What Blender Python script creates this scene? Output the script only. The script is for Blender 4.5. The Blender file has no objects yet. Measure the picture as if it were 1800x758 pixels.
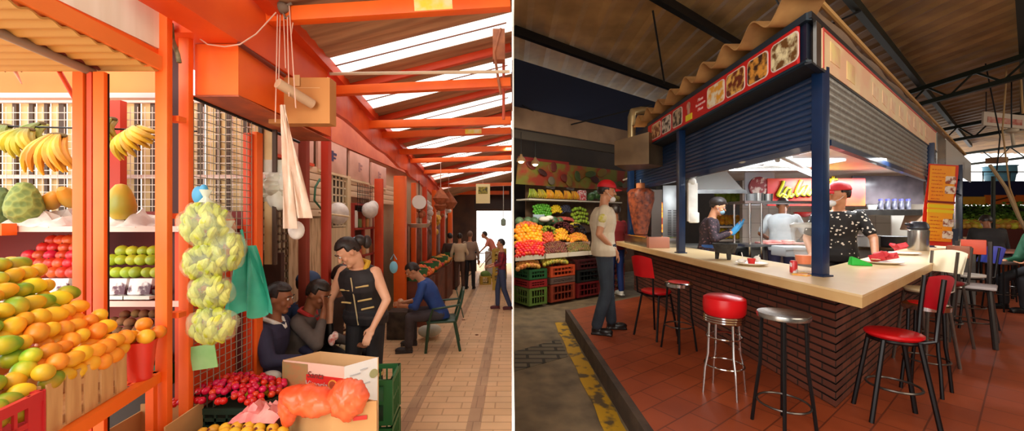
import bpy, bmesh, math, random
from mathutils import Vector, Matrix, Euler
random.seed(7)
SC = bpy.context.scene
COL = SC.collection
PI = math.pi
# ---------------------------------------------------------------- camera, sky, lights
F, HZ, EZ = 660.0, 384.0, 1.9          # focal length in px of the 1800 px frame, horizon row, eye height
cam = bpy.data.cameras.new('camera'); cam.sensor_width = 36; cam.lens = 36*F/1800
cam.shift_y = (HZ-379)/1800; cam.clip_start = .02; cam.clip_end = 300
co = bpy.data.objects.new('camera', cam); COL.objects.link(co)
co.location = (0, 0, EZ); co.rotation_euler = (PI/2, 0, 0); SC.camera = co
SC.view_settings.view_transform = 'Standard'; SC.view_settings.look = 'None'
SC.view_settings.gamma = 1; SC.view_settings.use_curve_mapping = False
SC.view_settings.exposure = 0.0
wd = bpy.data.worlds.new('sky'); SC.world = wd; wd.use_nodes = True
wd.node_tree.nodes['Background'].inputs[0].default_value = (1, .97, .92, 1)
wd.node_tree.nodes['Background'].inputs[1].default_value = 3.0
SC.cycles.use_denoising = True
SC.cycles.max_bounces = 6; SC.cycles.diffuse_bounces = 4; SC.cycles.transparent_max_bounces = 10
def area(name, loc, target, sx, sy, power, col):
    l = bpy.data.lights.new(name, 'AREA'); l.shape = 'RECTANGLE'; l.size = sx; l.size_y = sy
    l.energy = power; l.color = col
    o = bpy.data.objects.new(name, l); COL.objects.link(o); o.location = loc
    o.rotation_euler = (Vector(target)-Vector(loc)).to_track_quat('-Z', 'Y').to_euler()
    return o
area('fill_left_hall', (-2.2, -2.2, 3.6), (-1.8, 3.2, 1.0), 3.5, 2.4, 150, (1, .93, .82))  # added area fill behind the camera, standing in for daylight
area('fill_right_hall', (4.0, -2.4, 3.9), (2.6, 3.2, .6), 4.0, 1.8, 130, (1, .86, .68))  # added general fill from behind the camera, in place of entrance daylight
area('fill_far_right', (14.0, 4.0, 4.6), (9, 8, .6), 4, 3, 150, (1, .9, .76))  # added fill hung below the hall roof, not an opening
area('kiosk_daylight_tube', (3.4, 4.3, EZ+.62), (3.5, 4.4, .5), 1.6, .3, 45, (.92, .97, 1))
area('kiosk_rear_tube', (5.9, 6.0, EZ+.62), (5.9, 6.5, .5), 2.4, .3, 100, (.92, .97, 1))
area('fruit_stall_lamp_glow', (1.2, 5.9, EZ+1.15), (1.3, 7.2, 1.4), 2.6, .2, 75, (1, .9, .72))
area('left_stall_fill', (-2.9, 2.2, EZ+.62), (-2.9, 2.6, 1.2), 1.4, .15, 2.5, (1, .95, .85))  # added fill under the awning; no lamp hangs in this stall
# ---------------------------------------------------------------- helpers
def W(px, py, Y): return Vector(((px-900)/F*Y, Y, EZ-(py-HZ)/F*Y))
def lin(c):
    r = []
    for v in c[:3]:
        v = v/255.0
        r.append(v/12.92 if v <= .04045 else ((v+.055)/1.055)**2.4)
    return (r[0], r[1], r[2], 1)
MATS = {}
def mat(name, c, rough=.6, metal=0, c2=None, sc=6, bump=0, rnd=0, emis=0, trans=0, alpha=1, kind='noise', w=.5, stretch=(1,1,1), coat=0, sub=0, ramp=(.35,.65)):
    if name in MATS: return MATS[name]
    m = bpy.data.materials.new(name); m.use_nodes = True; nt = m.node_tree; N = nt.nodes; L = nt.links
    b = N['Principled BSDF']; b.inputs['Roughness'].default_value = rough; b.inputs['Metallic'].default_value = metal
    b.inputs['Base Color'].default_value = lin(c)
    if coat: b.inputs['Coat Weight'].default_value = coat
    if sub: b.inputs['Subsurface Weight'].default_value = sub; b.inputs['Subsurface Radius'].default_value = (.01,.006,.003)
    if trans: b.inputs['Transmission Weight'].default_value = trans
    if alpha < 1: b.inputs['Alpha'].default_value = alpha
    if emis:
        b.inputs['Emission Color'].default_value = lin(c); b.inputs['Emission Strength'].default_value = emis
    out = None
    if c2 is not None or bump:
        tc = N.new('ShaderNodeTexCoord'); mp = N.new('ShaderNodeMapping'); mp.inputs['Scale'].default_value = stretch
        L.new(tc.outputs['Object'], mp.inputs[0])
        if kind == 'noise':
            t = N.new('ShaderNodeTexNoise'); t.inputs['Scale'].default_value = sc; t.inputs['Detail'].default_value = 3; o = t.outputs['Fac']
        elif kind == 'voronoi':
            t = N.new('ShaderNodeTexVoronoi'); t.inputs['Scale'].default_value = sc; o = t.outputs['Distance']
        elif kind == 'wave':
            t = N.new('ShaderNodeTexWave'); t.inputs['Scale'].default_value = sc; t.inputs['Distortion'].default_value = 1.0; o = t.outputs['Fac']
        L.new(mp.outputs[0], t.inputs[0])
        if c2 is not None:
            r = N.new('ShaderNodeValToRGB'); r.color_ramp.elements[0].color = lin(c); r.color_ramp.elements[1].color = lin(c2)
            r.color_ramp.elements[0].position = ramp[0]; r.color_ramp.elements[1].position = ramp[1]
            L.new(o, r.inputs[0]); out = r.outputs[0]
        if bump:
            bp = N.new('ShaderNodeBump'); bp.inputs['Strength'].default_value = bump; bp.inputs['Distance'].default_value = .01
            L.new(o, bp.inputs['Height']); L.new(bp.outputs[0], b.inputs['Normal'])
    if rnd:
        oi = N.new('ShaderNodeObjectInfo'); h = N.new('ShaderNodeHueSaturation')
        mr = N.new('ShaderNodeMapRange'); mr.inputs[3].default_value = .5-rnd*.5; mr.inputs[4].default_value = .5+rnd*.5
        L.new(oi.outputs['Random'], mr.inputs[0]); L.new(mr.outputs[0], h.inputs['Hue'])
        mm = N.new('ShaderNodeMath'); mm.operation = 'MULTIPLY'; mm.inputs[1].default_value = 7.13
        fr = N.new('ShaderNodeMath'); fr.operation = 'FRACT'; m2 = N.new('ShaderNodeMapRange')
        m2.inputs[3].default_value = .8; m2.inputs[4].default_value = 1.12
        L.new(oi.outputs['Random'], mm.inputs[0]); L.new(mm.outputs[0], fr.inputs[0]); L.new(fr.outputs[0], m2.inputs[0]); L.new(m2.outputs[0], h.inputs['Value'])
        if out is None:
            h.inputs['Color'].default_value = lin(c)
        else: L.new(out, h.inputs['Color'])
        out = h.outputs[0]
    if out is not None:
        L.new(out, b.inputs['Base Color'])
        if emis: L.new(out, b.inputs['Emission Color'])
    MATS[name] = m
    return m
def brickmat(name, c1, c2, mortar, bw, rh, ms, rough=.7, axes='xz', off=.5, bump=.4, noise=.5):
    m = bpy.data.materials.new(name); m.use_nodes = True; nt = m.node_tree; N = nt.nodes; L = nt.links
    b = N['Principled BSDF']; b.inputs['Roughness'].default_value = rough
    tc = N.new('ShaderNodeTexCoord'); sp = N.new('ShaderNodeSeparateXYZ'); cb = N.new('ShaderNodeCombineXYZ')
    L.new(tc.outputs['Object'], sp.inputs[0]); L.new(sp.outputs['xyz'.index(axes[0])], cb.inputs[0]); L.new(sp.outputs['xyz'.index(axes[1])], cb.inputs[1])
    t = N.new('ShaderNodeTexBrick'); t.offset = off; t.inputs['Color1'].default_value = lin(c1); t.inputs['Color2'].default_value = lin(c2)
    t.inputs['Mortar'].default_value = lin(mortar); t.inputs['Scale'].default_value = 1; t.inputs['Mortar Size'].default_value = ms
    t.inputs['Brick Width'].default_value = bw; t.inputs['Row Height'].default_value = rh; t.inputs['Mortar Smooth'].default_value = .3
    L.new(cb.outputs[0], t.inputs[0])
    n = N.new('ShaderNodeTexNoise'); n.inputs['Scale'].default_value = 2.2; n.inputs['Detail'].default_value = 5; L.new(tc.outputs['Object'], n.inputs[0])
    mx = N.new('ShaderNodeMix'); mx.data_type = 'RGBA'; mx.blend_type = 'MULTIPLY'; mx.inputs[0].default_value = noise
    rp = N.new('ShaderNodeValToRGB'); rp.color_ramp.elements[0].position = .3; rp.color_ramp.elements[1].position = .7
    rp.color_ramp.elements[0].color = (.45,.45,.45,1); L.new(n.outputs[0], rp.inputs[0])
    L.new(t.outputs[0], mx.inputs[6]); L.new(rp.outputs[0], mx.inputs[7]); L.new(mx.outputs[2], b.inputs['Base Color'])
    bp = N.new('ShaderNodeBump'); bp.inputs['Strength'].default_value = bump; bp.inputs['Distance'].default_value = .01; bp.invert = True
    L.new(t.outputs['Fac'], bp.inputs['Height']); L.new(bp.outputs[0], b.inputs['Normal'])
    return m
class B:
    """collects shapes; build() links them as one mesh"""
    def __init__(s): s.bm = bmesh.new()
    def _x(s, vs, M):
        for v in vs: v.co = M @ v.co
    def box(s, c, d, r=(0,0,0), bev=0):
        g = bmesh.ops.create_cube(s.bm, size=1)['verts']
        s._x(g, Matrix.LocRotScale(Vector(c), Euler(r), Vector(d)))
        if bev:
            es = list({e for v in g for e in v.link_edges})
            bmesh.ops.bevel(s.bm, geom=es, offset=bev, segments=2, affect='EDGES', profile=.6)
        return s
    def span(s, a, b, bev=0):
        a = Vector(a); b = Vector(b); d = b-a
        return s.box((a+b)/2, (abs(d.x), abs(d.y), abs(d.z)), bev=bev)
    def sph(s, c, r, r3=(0,0,0), u=16, v=10, M=None):
        if not hasattr(r, '__len__'): r = (r, r, r)
        g = bmesh.ops.create_uvsphere(s.bm, u_segments=u, v_segments=v, radius=1)['verts']
        s._x(g, Matrix.LocRotScale(Vector(c), Euler(r3), Vector(r)) if M is None else M @ Matrix.Diagonal((r[0], r[1], r[2], 1)))
        return s
    def cyl(s, a, b, r0, r1=None, n=12):
        a = Vector(a); b = Vector(b); r1 = r0 if r1 is None else r1; d = b-a
        g = bmesh.ops.create_cone(s.bm, cap_ends=True, segments=n, radius1=r0, radius2=r1, depth=max(d.length, 1e-5))['verts']
        s._x(g, Matrix.Translation((a+b)/2) @ d.to_track_quat('Z', 'Y').to_matrix().to_4x4())
        return s
    def tube(s, pts, r, n=8, closed=False):
        pts = [Vector(p) for p in pts]; k = len(pts); rings = []
        up = None
        for i, p in enumerate(pts):
            if closed: t = pts[(i+1) % k]-pts[i-1]
            else: t = pts[min(i+1, k-1)]-pts[max(i-1, 0)]
            t.normalize()
            if up is None:
                up = Vector((0,0,1)) if abs(t.z) < .9 else Vector((1,0,0))
            x = up.cross(t)
            if x.length < 1e-4: x = Vector((1,0,0)).cross(t)
            x.normalize(); y = t.cross(x); up = y
            rr = r[i] if hasattr(r, '__len__') else r
            rings.append([s.bm.verts.new(p+(x*math.cos(2*PI*j/n)+y*math.sin(2*PI*j/n))*rr) for j in range(n)])
        m = k if closed else k-1
        for i in range(m):
            a, b = rings[i], rings[(i+1) % k]
            for j in range(n): s.bm.faces.new((a[j], a[(j+1)%n], b[(j+1)%n], b[j]))
        if not closed:
            s.bm.faces.new(rings[0][::-1]); s.bm.faces.new(rings[-1])
        return s
    def ring(s, c, R, r, n=28, m=6):
        return s.tube([(c[0]+R*math.cos(2*PI*i/n), c[1]+R*math.sin(2*PI*i/n), c[2]) for i in range(n)], r, m, True)
    def lathe(s, prof, c=(0,0,0), n=24, M=None):
        rings = []
        for r, z in prof:
            rings.append([s.bm.verts.new(Vector((max(r,1e-4)*math.cos(2*PI*j/n), max(r,1e-4)*math.sin(2*PI*j/n), z))) for j in range(n)])
        for a, b in zip(rings, rings[1:]):
            for j in range(n): s.bm.faces.new((a[j], a[(j+1)%n], b[(j+1)%n], b[j]))
        s.bm.faces.new(rings[0][::-1]); s.bm.faces.new(rings[-1])
        T = Matrix.Translation(c) if M is None else M
        for R in rings: s._x(R, T)
        return s
    def prism(s, poly, z0, z1):
        a = [s.bm.verts.new((x, y, z0)) for x, y in poly]; b = [s.bm.verts.new((x, y, z1)) for x, y in poly]
        s.bm.faces.new(a[::-1]); s.bm.faces.new(b)
        for i in range(len(a)):
            j = (i+1) % len(a); s.bm.faces.new((a[i], a[j], b[j], b[i]))
        return s
    def grid(s, fn, nu, nv, thick=0):
        for k in ((0,) if not thick else (0, 1)):
            V = [[s.bm.verts.new(Vector(fn(i/nu, j/nv))+Vector((0,0,-thick*k))) for j in range(nv+1)] for i in range(nu+1)]
            for i in range(nu):
                for j in range(nv):
                    f = (V[i][j], V[i+1][j], V[i+1][j+1], V[i][j+1]); s.bm.faces.new(f if not k else f[::-1])
            if k == 0: V0 = V
            else:
                for i in range(nu):
                    for a in (0, nv): s.bm.faces.new((V0[i][a], V[i][a], V[i+1][a], V0[i+1][a]))
                for j in range(nv):
                    for a in (0, nu): s.bm.faces.new((V0[a][j], V[a][j], V[a][j+1], V0[a][j+1]))
        return s
    def build(s, name, m, parent=None, loc=(0,0,0), rz=0, smooth=True):
        bmesh.ops.recalc_face_normals(s.bm, faces=s.bm.faces)
        me = bpy.data.meshes.new(name); s.bm.to_mesh(me); s.bm.free()
        if smooth:
            for p in me.polygons: p.use_smooth = True
            try: me.set_sharp_from_angle(angle=math.radians(38))
            except Exception: pass
        if m: me.materials.append(m)
        o = bpy.data.objects.new(name, me); COL.objects.link(o)
        if parent: o.parent = parent
        o.location = loc
        if hasattr(rz, '__len__'): o.rotation_euler = rz
        else: o.rotation_euler = (0, 0, rz)
        return o
def tag(o, label, cat, group=None, kind=None):
    o['label'] = label; o['category'] = cat
    if group: o['group'] = group
    if kind: o['kind'] = kind
    return o
def struct(o): o['kind'] = 'structure'; return o
def thing(name, label, cat, loc=(0,0,0), rz=0, group=None, scale=1):
    o = bpy.data.objects.new(name, None); COL.objects.link(o); o.location = loc
    o.rotation_euler = rz if hasattr(rz, '__len__') else (0, 0, rz)
    o.scale = (scale,)*3; o.empty_display_size = .1
    return tag(o, label, cat, group)
def kids(o): return [c for c in ALLKIDS.get(o.name, [])]
def dup(o, loc=None, rz=None, label=None, parent=None, scale=None):
    c = o.copy(); COL.objects.link(c)
    if parent is not None: c.parent = parent
    if loc is not None: c.location = loc
    if rz is not None: c.rotation_euler = rz if hasattr(rz, '__len__') else (0,0,rz)
    if scale is not None: c.scale = scale
    if label: c['label'] = label
    for ch in list(o.children):
        if not ch.name.startswith('__'): dup(ch, parent=c)
    return c
def label_text(txt, name, size, m, parent=None, loc=(0,0,0), rot=(PI/2,0,0), ext=.002, shear=0, align='CENTER'):
    cu = bpy.data.curves.new(name, 'FONT'); cu.body = txt; cu.size = size; cu.extrude = ext; cu.shear = shear
    cu.align_x = align; cu.align_y = 'CENTER'
    t = bpy.data.objects.new('tmp', cu); COL.objects.link(t)
    me = bpy.data.meshes.new_from_object(t.evaluated_get(bpy.context.evaluated_depsgraph_get())); me.name = name; bpy.data.objects.remove(t)
    o = bpy.data.objects.new(name, me); COL.objects.link(o); me.materials.clear(); me.materials.append(m)
    if parent: o.parent = parent
    o.location = loc; o.rotation_euler = rot
    return o
def remeshed(b, name, m, voxel, parent, smooth_it=2):
    me = bpy.data.meshes.new('tmp'); b.bm.to_mesh(me); b.bm.free()
    t = bpy.data.objects.new('tmp', me); COL.objects.link(t)
    md = t.modifiers.new('r', 'REMESH'); md.mode = 'VOXEL'; md.voxel_size = voxel
    if smooth_it:
        sm = t.modifiers.new('s', 'SMOOTH'); sm.iterations = smooth_it; sm.factor = .5
    dg = bpy.context.evaluated_depsgraph_get()
    me2 = bpy.data.meshes.new_from_object(t.evaluated_get(dg)); me2.name = name
    bpy.data.objects.remove(t); bpy.data.meshes.remove(me)
    for p in me2.polygons: p.use_smooth = True
    me2.materials.clear()
    if m: me2.materials.append(m)
    o = bpy.data.objects.new(name, me2); COL.objects.link(o)
    if parent: o.parent = parent
    return o
def V3(t): return Vector(t)
ORANGE = mat('orange_paint', (244,106,24), .5, c2=(236,92,18), sc=3, ramp=(.4,.7))
ORANGE_D = mat('deep_orange_paint', (222,74,22), .5, c2=(206,62,18), sc=3)
ORANGE_L = mat('light_orange_paint', (238,128,54), .55, c2=(232,118,44), sc=2)
STEEL = mat('steel', (170,170,168), .28, 1, c2=(140,140,140), sc=5)
CHROME = mat('chrome', (205,205,205), .12, 1)
BLACKM = mat('black_metal', (22,22,24), .4, .3)
NAVY = mat('navy_paint', (14,44,84), .35, 0, c2=(10,34,68), sc=4, coat=.2)
WHITEP = mat('white_paint', (232,230,222), .6)
CREAM = mat('cream_paint', (236,214,176), .6, c2=(222,196,150), sc=3)
DARK = mat('dark_void', (24,18,16), .8)
CARD = mat('kraft_cardboard', (206,160,104), .8, c2=(190,142,88), sc=2)
# ---------------------------------------------------------------- structure: left hall
GR, GA = .54, .42      # kiosk platform and asphalt levels
fl = B().box((-3.2, 6.0, -.05), (6.4, 20, .1)).build('floor', brickmat('market_pavers', (242,198,150), (234,186,136), (206,158,114), .34, .125, .008, .6, 'xy', .5, .25, .3), smooth=False); struct(fl)
stm = brickmat('paver_strip', (212,170,130), (200,156,118), (180,138,104), .12, .25, .006, .6, 'xy')
for i, (x0, x1, w) in enumerate(((-.98, -1.0, .13), (-.36, -.30, .13))):
    s_ = B().grid(lambda u, v: (x0+(x1-x0)*v+(u-.5)*w, 1.2+14.5*v, .0045), 1, 12, .004).build('trim_%d' % (i+1), stm, smooth=False); struct(s_)
PART = mat('partition_sheet', (222,214,204), .7, c2=(205,192,180), sc=2)
struct(B().box((.012, 8.8, 2.6), (.003, 14.4, 5.4), (0, 0, -.0008)).build('wall_light_divider', PART, smooth=False))  # added sheet between the halls, keeps their light apart
# roof of the left aisle: eave line falls slightly away from the camera
def eave(Y): t = (Y-2.66)/6.74; return (-1.55-.45*t, EZ+1.40-.40*t)
roofm = mat('aisle_roof_sheet', (188,144,106), .7, c2=(150,108,78), sc=4, kind='noise', stretch=(.3,5,1))
fib = bpy.data.materials.new('fibreglass_skylight'); fib.use_nodes = True
_n = fib.node_tree.nodes; _l = fib.node_tree.links; _b = _n['Principled BSDF']
_tr = _n.new('ShaderNodeBsdfTranslucent'); _tp = _n.new('ShaderNodeBsdfTransparent'); _mx = _n.new('ShaderNodeMixShader'); _mx.inputs[0].default_value = .72
_tr.inputs[0].default_value = (.98,.97,.93,1); _l.new(_tr.outputs[0], _mx.inputs[1]); _l.new(_tp.outputs[0], _mx.inputs[2]); _l.new(_mx.outputs[0], _n['Material Output'].inputs[0]); _n.remove(_b)
strips = [(3.22,3.52),(4.02,4.42),(5.0,5.42),(6.25,6.75),(7.5,8.0),(9.0,9.7),(10.7,11.5)]
def roofz(x, Y): ex, ez = eave(Y); return ez+(x-ex)*.252
rb = B(); sk = []
cur = .9
for a, b in strips+[(13.6, 13.6)]:
    if a > cur:
        n = max(2, int((a-cur)/.07)); c0 = cur
        rb.grid(lambda u, v: (eave(c0+(a-c0)*u)[0]*(1-v), c0+(a-c0)*u, roofz(eave(c0+(a-c0)*u)[0]*(1-v), c0+(a-c0)*u)+.008*math.cos((c0+(a-c0)*u)*2*PI/.14)), n*2, 3, .006)
    cur = b
struct(rb.build('ceiling', roofm))
for k, (a, b) in enumerate(strips):
    g = B().grid(lambda u, v: (eave(a+(b-a)*u)[0]*(1-v), a+(b-a)*u, roofz(eave(a+(b-a)*u)[0]*(1-v), a+(b-a)*u)+.01), 3, 3, .004)
    o = g.build('window_%d' % (k+1), fib); struct(o)
    mb = B()
    for f in (.45,): 
        Y = a+(b-a)*f; mb.cyl((eave(Y)[0], Y, eave(Y)[1]-.0), (-.05, Y, roofz(-.05, Y)), .007)
    mb.build('glazing_bar', mat('bar_dark', (120,70,50), .6), o)
# rafters rising to the ridge, ties across, fascia along the eave
def beamx(name, lab, Y, z0, z1, h, d, m, x0=None, x1=-.012, grp='orange ties across the aisle'):
    x0 = eave(Y)[0] if x0 is None else x0
    L = math.hypot(x1-x0, z1-z0); o = B().box((0,0,0), (L, d, h), bev=.004).build(name, m, loc=((x0+x1)/2, Y, EZ+(z0+z1)/2), rz=(0, -math.atan2(z1-z0, x1-x0), 0))
    return tag(o, lab, 'beam', grp)
tie_lab = ['thick orange roof tie nearest the camera, with a pale sticker', 'second orange roof tie, under the first bright skylight strip', 'third orange roof tie from the camera', 'fourth orange roof tie from the camera, just behind the third', 'fifth orange roof tie from the camera', 'sixth orange roof tie from the camera','seventh orange roof tie, above the hanging yellow card','last orange roof tie, close to the bright end opening']
ties = [(2.5,1.34,1.44,.095),(3.46,1.17,1.25,.08),(4.5,1.12,1.17,.09),(5.1,1.13,1.19,.085),(6.0,1.06,1.12,.085),(6.8,1.04,1.10,.08),(8.1,1.0,1.06,.08),(10.4,.9,.95,.09)]
tob = []
for (Y, z0, z1, h), lb in zip(ties, tie_lab): tob.append(beamx('roof_tie', lb, Y, z0, z1, h, .07, ORANGE, x0=-1.62-.05*(Y-2.5)))
B().box((.30, -.037, .005), (.25, .004, .092)).build('sticker', mat('pale_sticker', (238,226,170), .6, c2=(240,214,60), sc=12), tob[0])
B().box((.36, -.037, .0), (.22, .004, .06)).build('sticker', MATS['pale_sticker'], tob[3])
raf_lab = ['dark orange sloping rafter beyond the first skylight strip', 'second dark orange sloping rafter', 'third dark orange sloping rafter', 'fourth dark orange sloping rafter', 'fifth dark orange sloping rafter, far along the aisle', 'sixth dark orange sloping rafter, farthest']
for Y, lb in zip((3.72, 4.7, 5.75, 7.1, 8.5, 10.2), raf_lab):
    ex, ez = eave(Y); beamx('rafter', lb, Y, ez-EZ-.05, ez-EZ-.05-ex*.252, .07, .05, ORANGE_D, grp='sloping rafters over the aisle')
def alongY(name, lab, cat, fn, Y0, Y1, w, h, m, n=8, grp=None):
    b = B(); 
    for k in range(n):
        a = Y0+(Y1-Y0)*k/n; c = Y0+(Y1-Y0)*(k+1)/n; p = Vector(fn(a)); q = Vector(fn(c)); d = (q-p)
        b.box((p+q)/2, (w, d.length*1.01, h), (math.atan2(d.z, math.hypot(d.x,d.y)), 0, -math.atan2(d.x, d.y)))
    return tag(b.build(name, m), lab, cat, grp)
alongY('eave_gutter', 'dark orange gutter running along the aisle eave', 'gutter', lambda Y: (eave(Y)[0]-.02, Y, eave(Y)[1]-.035), 2.3, 13, .09, .09, ORANGE_D)
alongY('fascia_board', 'long crumpled bright orange fascia board below the gutter', 'fascia', lambda Y: (eave(Y)[0]-.06+.015*math.sin(Y*7), Y, eave(Y)[1]-.22+.02*math.sin(Y*5)), 3.35, 13, .05, .26, mat('fascia_orange', (240,92,34), .42, c2=(225,70,20), sc=5, bump=.6), 24)
# white cable tray tube under the ties
tag(B().cyl((-1.6, 3.3, EZ+1.27), (-.02, 3.3, EZ+1.29), .014).build('conduit', mat('pale_conduit', (222,200,168), .5)), 'thin pale conduit crossing under the first skylight strip', 'pipe')
rc = thing('roof_column', 'rusty brackets and pipes hanging at the right edge of the aisle roof', 'bracket', (-.1, 3.4, EZ))
B().box((-.02, .05, 1.58), (.11, .1, .28)).build('bracket', mat('rusty', (176,108,70), .7, c2=(140,84,60), sc=8), rc)
B().tube([(0,0,1.72),(-.06,0,1.5),(-.03,0,1.3),(0,0,1.12)], .012).build('pipe', MATS['rusty'], rc)
B().cyl((.02,.2,1.6),(.02,.2,.95),.014).build('rod', mat('rod_red', (190,80,50), .6), rc)
# end wall of the aisle with the bright opening
ew = mat('end_wall_paint', (96,70,56), .8, c2=(70,52,46), sc=2)
struct(B().span((-3.6,13.5,0),(-1.28,13.6,3.4)).span((-1.28,13.5,EZ+.27),(-.02,13.6,3.4)).build('wall_back', ew, smooth=False))
tag(B().box((-1.6,13.2,EZ+.9),(3.0,.12,.13)).build('end_beam', ORANGE), 'orange beam crossing the end wall over the bright opening', 'beam')
tag(B().box((-.7,13.43,EZ+.5),(1.3,.12,.35)).build('roller_box', mat('dark_shutter_box',(60,48,44),.6)), 'dark shutter box over the bright end opening', 'shutter box')
# outer shell of the left row of stalls
row = mat('stall_row_wall', (206,176,140), .75, c2=(186,152,116), sc=1.5)
struct(B().span((-2.42,3.05,0),(-2.36,13.5,EZ+1.2)).build('wall_left', row, smooth=False))
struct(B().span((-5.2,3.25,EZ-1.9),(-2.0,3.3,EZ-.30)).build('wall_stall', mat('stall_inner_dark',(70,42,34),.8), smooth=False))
# ---------------------------------------------------------------- structure: right hall
def RR(t, s, z=0): return Vector((1.96+.81*t-.587*s, 2.1+.587*t+.81*s, z))
ANG = math.atan2(.587, .81)
plat = mat('red_cement_floor', (150,66,36), .38, c2=(118,50,30), sc=2.2, ramp=(.3,.75))
def tilefloor():
    m = bpy.data.materials.new('red_tile_floor'); m.use_nodes = True; N = m.node_tree.nodes; L = m.node_tree.links; b = N['Principled BSDF']; b.inputs['Roughness'].default_value = .36
    tc = N.new('ShaderNodeTexCoord'); mp = N.new('ShaderNodeMapping'); mp.inputs['Rotation'].default_value = (0,0,-ANG); L.new(tc.outputs['Object'], mp.inputs[0])
    t = N.new('ShaderNodeTexBrick'); t.offset = .5; t.inputs['Scale'].default_value = 1; t.inputs['Brick Width'].default_value = .30; t.inputs['Row Height'].default_value = .2
    t.inputs['Mortar Size'].default_value = .005; t.inputs['Color1'].default_value = lin((166,78,42)); t.inputs['Color2'].default_value = lin((152,70,38)); t.inputs['Mortar'].default_value = lin((112,52,32))
    L.new(mp.outputs[0], t.inputs[0])
    n = N.new('ShaderNodeTexNoise'); n.inputs['Scale'].default_value = 1.6; n.inputs['Detail'].default_value = 6; L.new(tc.outputs['Object'], n.inputs[0])
    r = N.new('ShaderNodeValToRGB'); r.color_ramp.elements[0].position = .3; r.color_ramp.elements[0].color = (.6,.55,.55,1); r.color_ramp.elements[1].position = .65; L.new(n.outputs[0], r.inputs[0])
    x = N.new('ShaderNodeMix'); x.data_type = 'RGBA'; x.blend_type = 'MULTIPLY'; x.inputs[0].default_value = .8; L.new(t.outputs[0], x.inputs[6]); L.new(r.outputs[0], x.inputs[7]); L.new(x.outputs[2], b.inputs['Base Color'])
    r2 = N.new('ShaderNodeMapRange'); r2.inputs[3].default_value = .28; r2.inputs[4].default_value = .55; L.new(n.outputs[0], r2.inputs[0]); L.new(r2.outputs[0], b.inputs['Roughness'])
    return m
struct(B().prism([(.93,.6),(.85,5.55),(26,5.55+.7245*25.1),(26,.6)], GA-.05, GR).build('floor_platform', tilefloor(), smooth=False))
kerb = mat('kerb_concrete', (78,60,46), .8, c2=(56,42,34), sc=6, bump=.5)
struct(B().prism([(.875,.6),(.795,5.6),(.855,5.55),(.935,.6)], GA-.05, GR+.002).build('trim_3', kerb, smooth=False))
asp = mat('worn_asphalt', (132,112,84), .8, c2=(92,78,60), sc=5, bump=.8, ramp=(.3,.7))
struct(B().box((13.02, 8.5, GA-.1), (26, 22, .1)).build('floor_asphalt', asp, smooth=False))
_pm = mat('yellow_kerb_paint', (196,150,24), .7, c2=(92,76,50), sc=9, ramp=(.5,.62))
struct(B().grid(lambda u, v: (.86-.02*v*4-.16*u+.01*math.sin(v*40), .6+4.9*v, GA-.045), 2, 20, .003).build('trim_4', _pm, smooth=False))
_sm = brickmat('setts', (116,104,84), (98,86,68), (56,48,38), .34, .12, .018, .8, 'xy', .5, 1.0)
struct(B().prism([(.03,3.75),(.62,4.15),(.6,4.75),(.03,4.3)], GA-.05, GA-.044).build('trim_5', _sm, smooth=False))
# big roof of the right hall: ribbed sheet, ribs run away from the camera
RZ = EZ+3.3
hr = mat('hall_roof_sheet', (196,156,100), .6, c2=(156,122,78), sc=1.5)
def rib(x): return .035 if (x % .42) < .1 else 0
rb = B(); xs = [i*.105+.03 for i in range(0, 250)]
def far(x): return min(7.95+.7245*x, 19)
V = []
for x in xs:
    z = RZ-rib(x+.2); V.append((rb.bm.verts.new((x, -4, z)), rb.bm.verts.new((x, far(x), z))))
for a, b in zip(V, V[1:]): rb.bm.faces.new((a[0], b[0], b[1], a[1]))
struct(rb.build('ceiling_hall', hr, smooth=False))
struct(B().span((.03,-4.1,0),(26,-4,RZ)).build('wall_rear', mat('rear_wall',(70,60,52),.8), smooth=False))
struct(B().span((26,-4,0),(26.1,19,RZ)).build('wall_right', MATS['rear_wall'], smooth=False))
def onR(x, y0): return Vector((x, y0+.7245*x, 0))
LR = math.hypot(1, .7245)
def alongR(b, x0, x1, y0, z, w, h):
    p = onR(x0, y0); q = onR(x1, y0); c = (p+q)/2; c.z = z
    return b.box(c, ((q-p).length, w, h), (0, 0, math.atan(.7245)))
struct(alongR(B(), .02, 22, 7.35, EZ+2.62, .12, 1.0).build('wall_navy_band', mat('navy_band',(20,30,58),.7), smooth=False))
GRN = mat('dark_green_steel', (38,44,34), .55, .2)
for i, (y0, x0, x1, lb) in enumerate(((6.3,.03,16,'dark roof purlin reaching the left edge above the fruit stall'),(3.87,.03,18,'dark roof purlin behind the corrugated kiosk roof'),(1.88,.3,20,'dark green roof purlin right of the kiosk corner'),(.1,3,22,'dark green roof purlin at the upper right'),(-1.6,5,24,'dark roof purlin nearest the camera'))):
    tag(alongR(B(), x0, x1, y0, EZ+3.17, .09, .14).build('roof_purlin', BLACKM if i < 2 else GRN), lb, 'roof beam', 'steel purlins under the hall roof')
def truss(X, Y0, Y1, zt, zb, lab):
    t = thing('roof_truss', lab, 'truss', (X, Y0, EZ)); L = Y1-Y0
    B().span((-.05, 0, zt-.05), (.05, L, zt+.05)).build('top_chord', GRN, t)
    B().span((-.05, 0, zb-.045), (.05, L, zb+.045)).build('bottom_chord', GRN, t)
    n = int(L/.9); w = B()
    for k in range(n):
        w.cyl((0, k*.9, zt), (0, k*.9+.45, zb), .022, n=6); w.cyl((0, k*.9+.45, zb), (0, k*.9+.9, zt), .022, n=6)
    w.build('web', GRN, t)
struct(alongR(B(), .03, 12.5, 8.75, 2.55, .06, 4.3).build('wall_rear_stalls', mat('rear_stalls_dark',(58,44,34),.8,c2=(44,34,28),sc=1.5), smooth=False))
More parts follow.
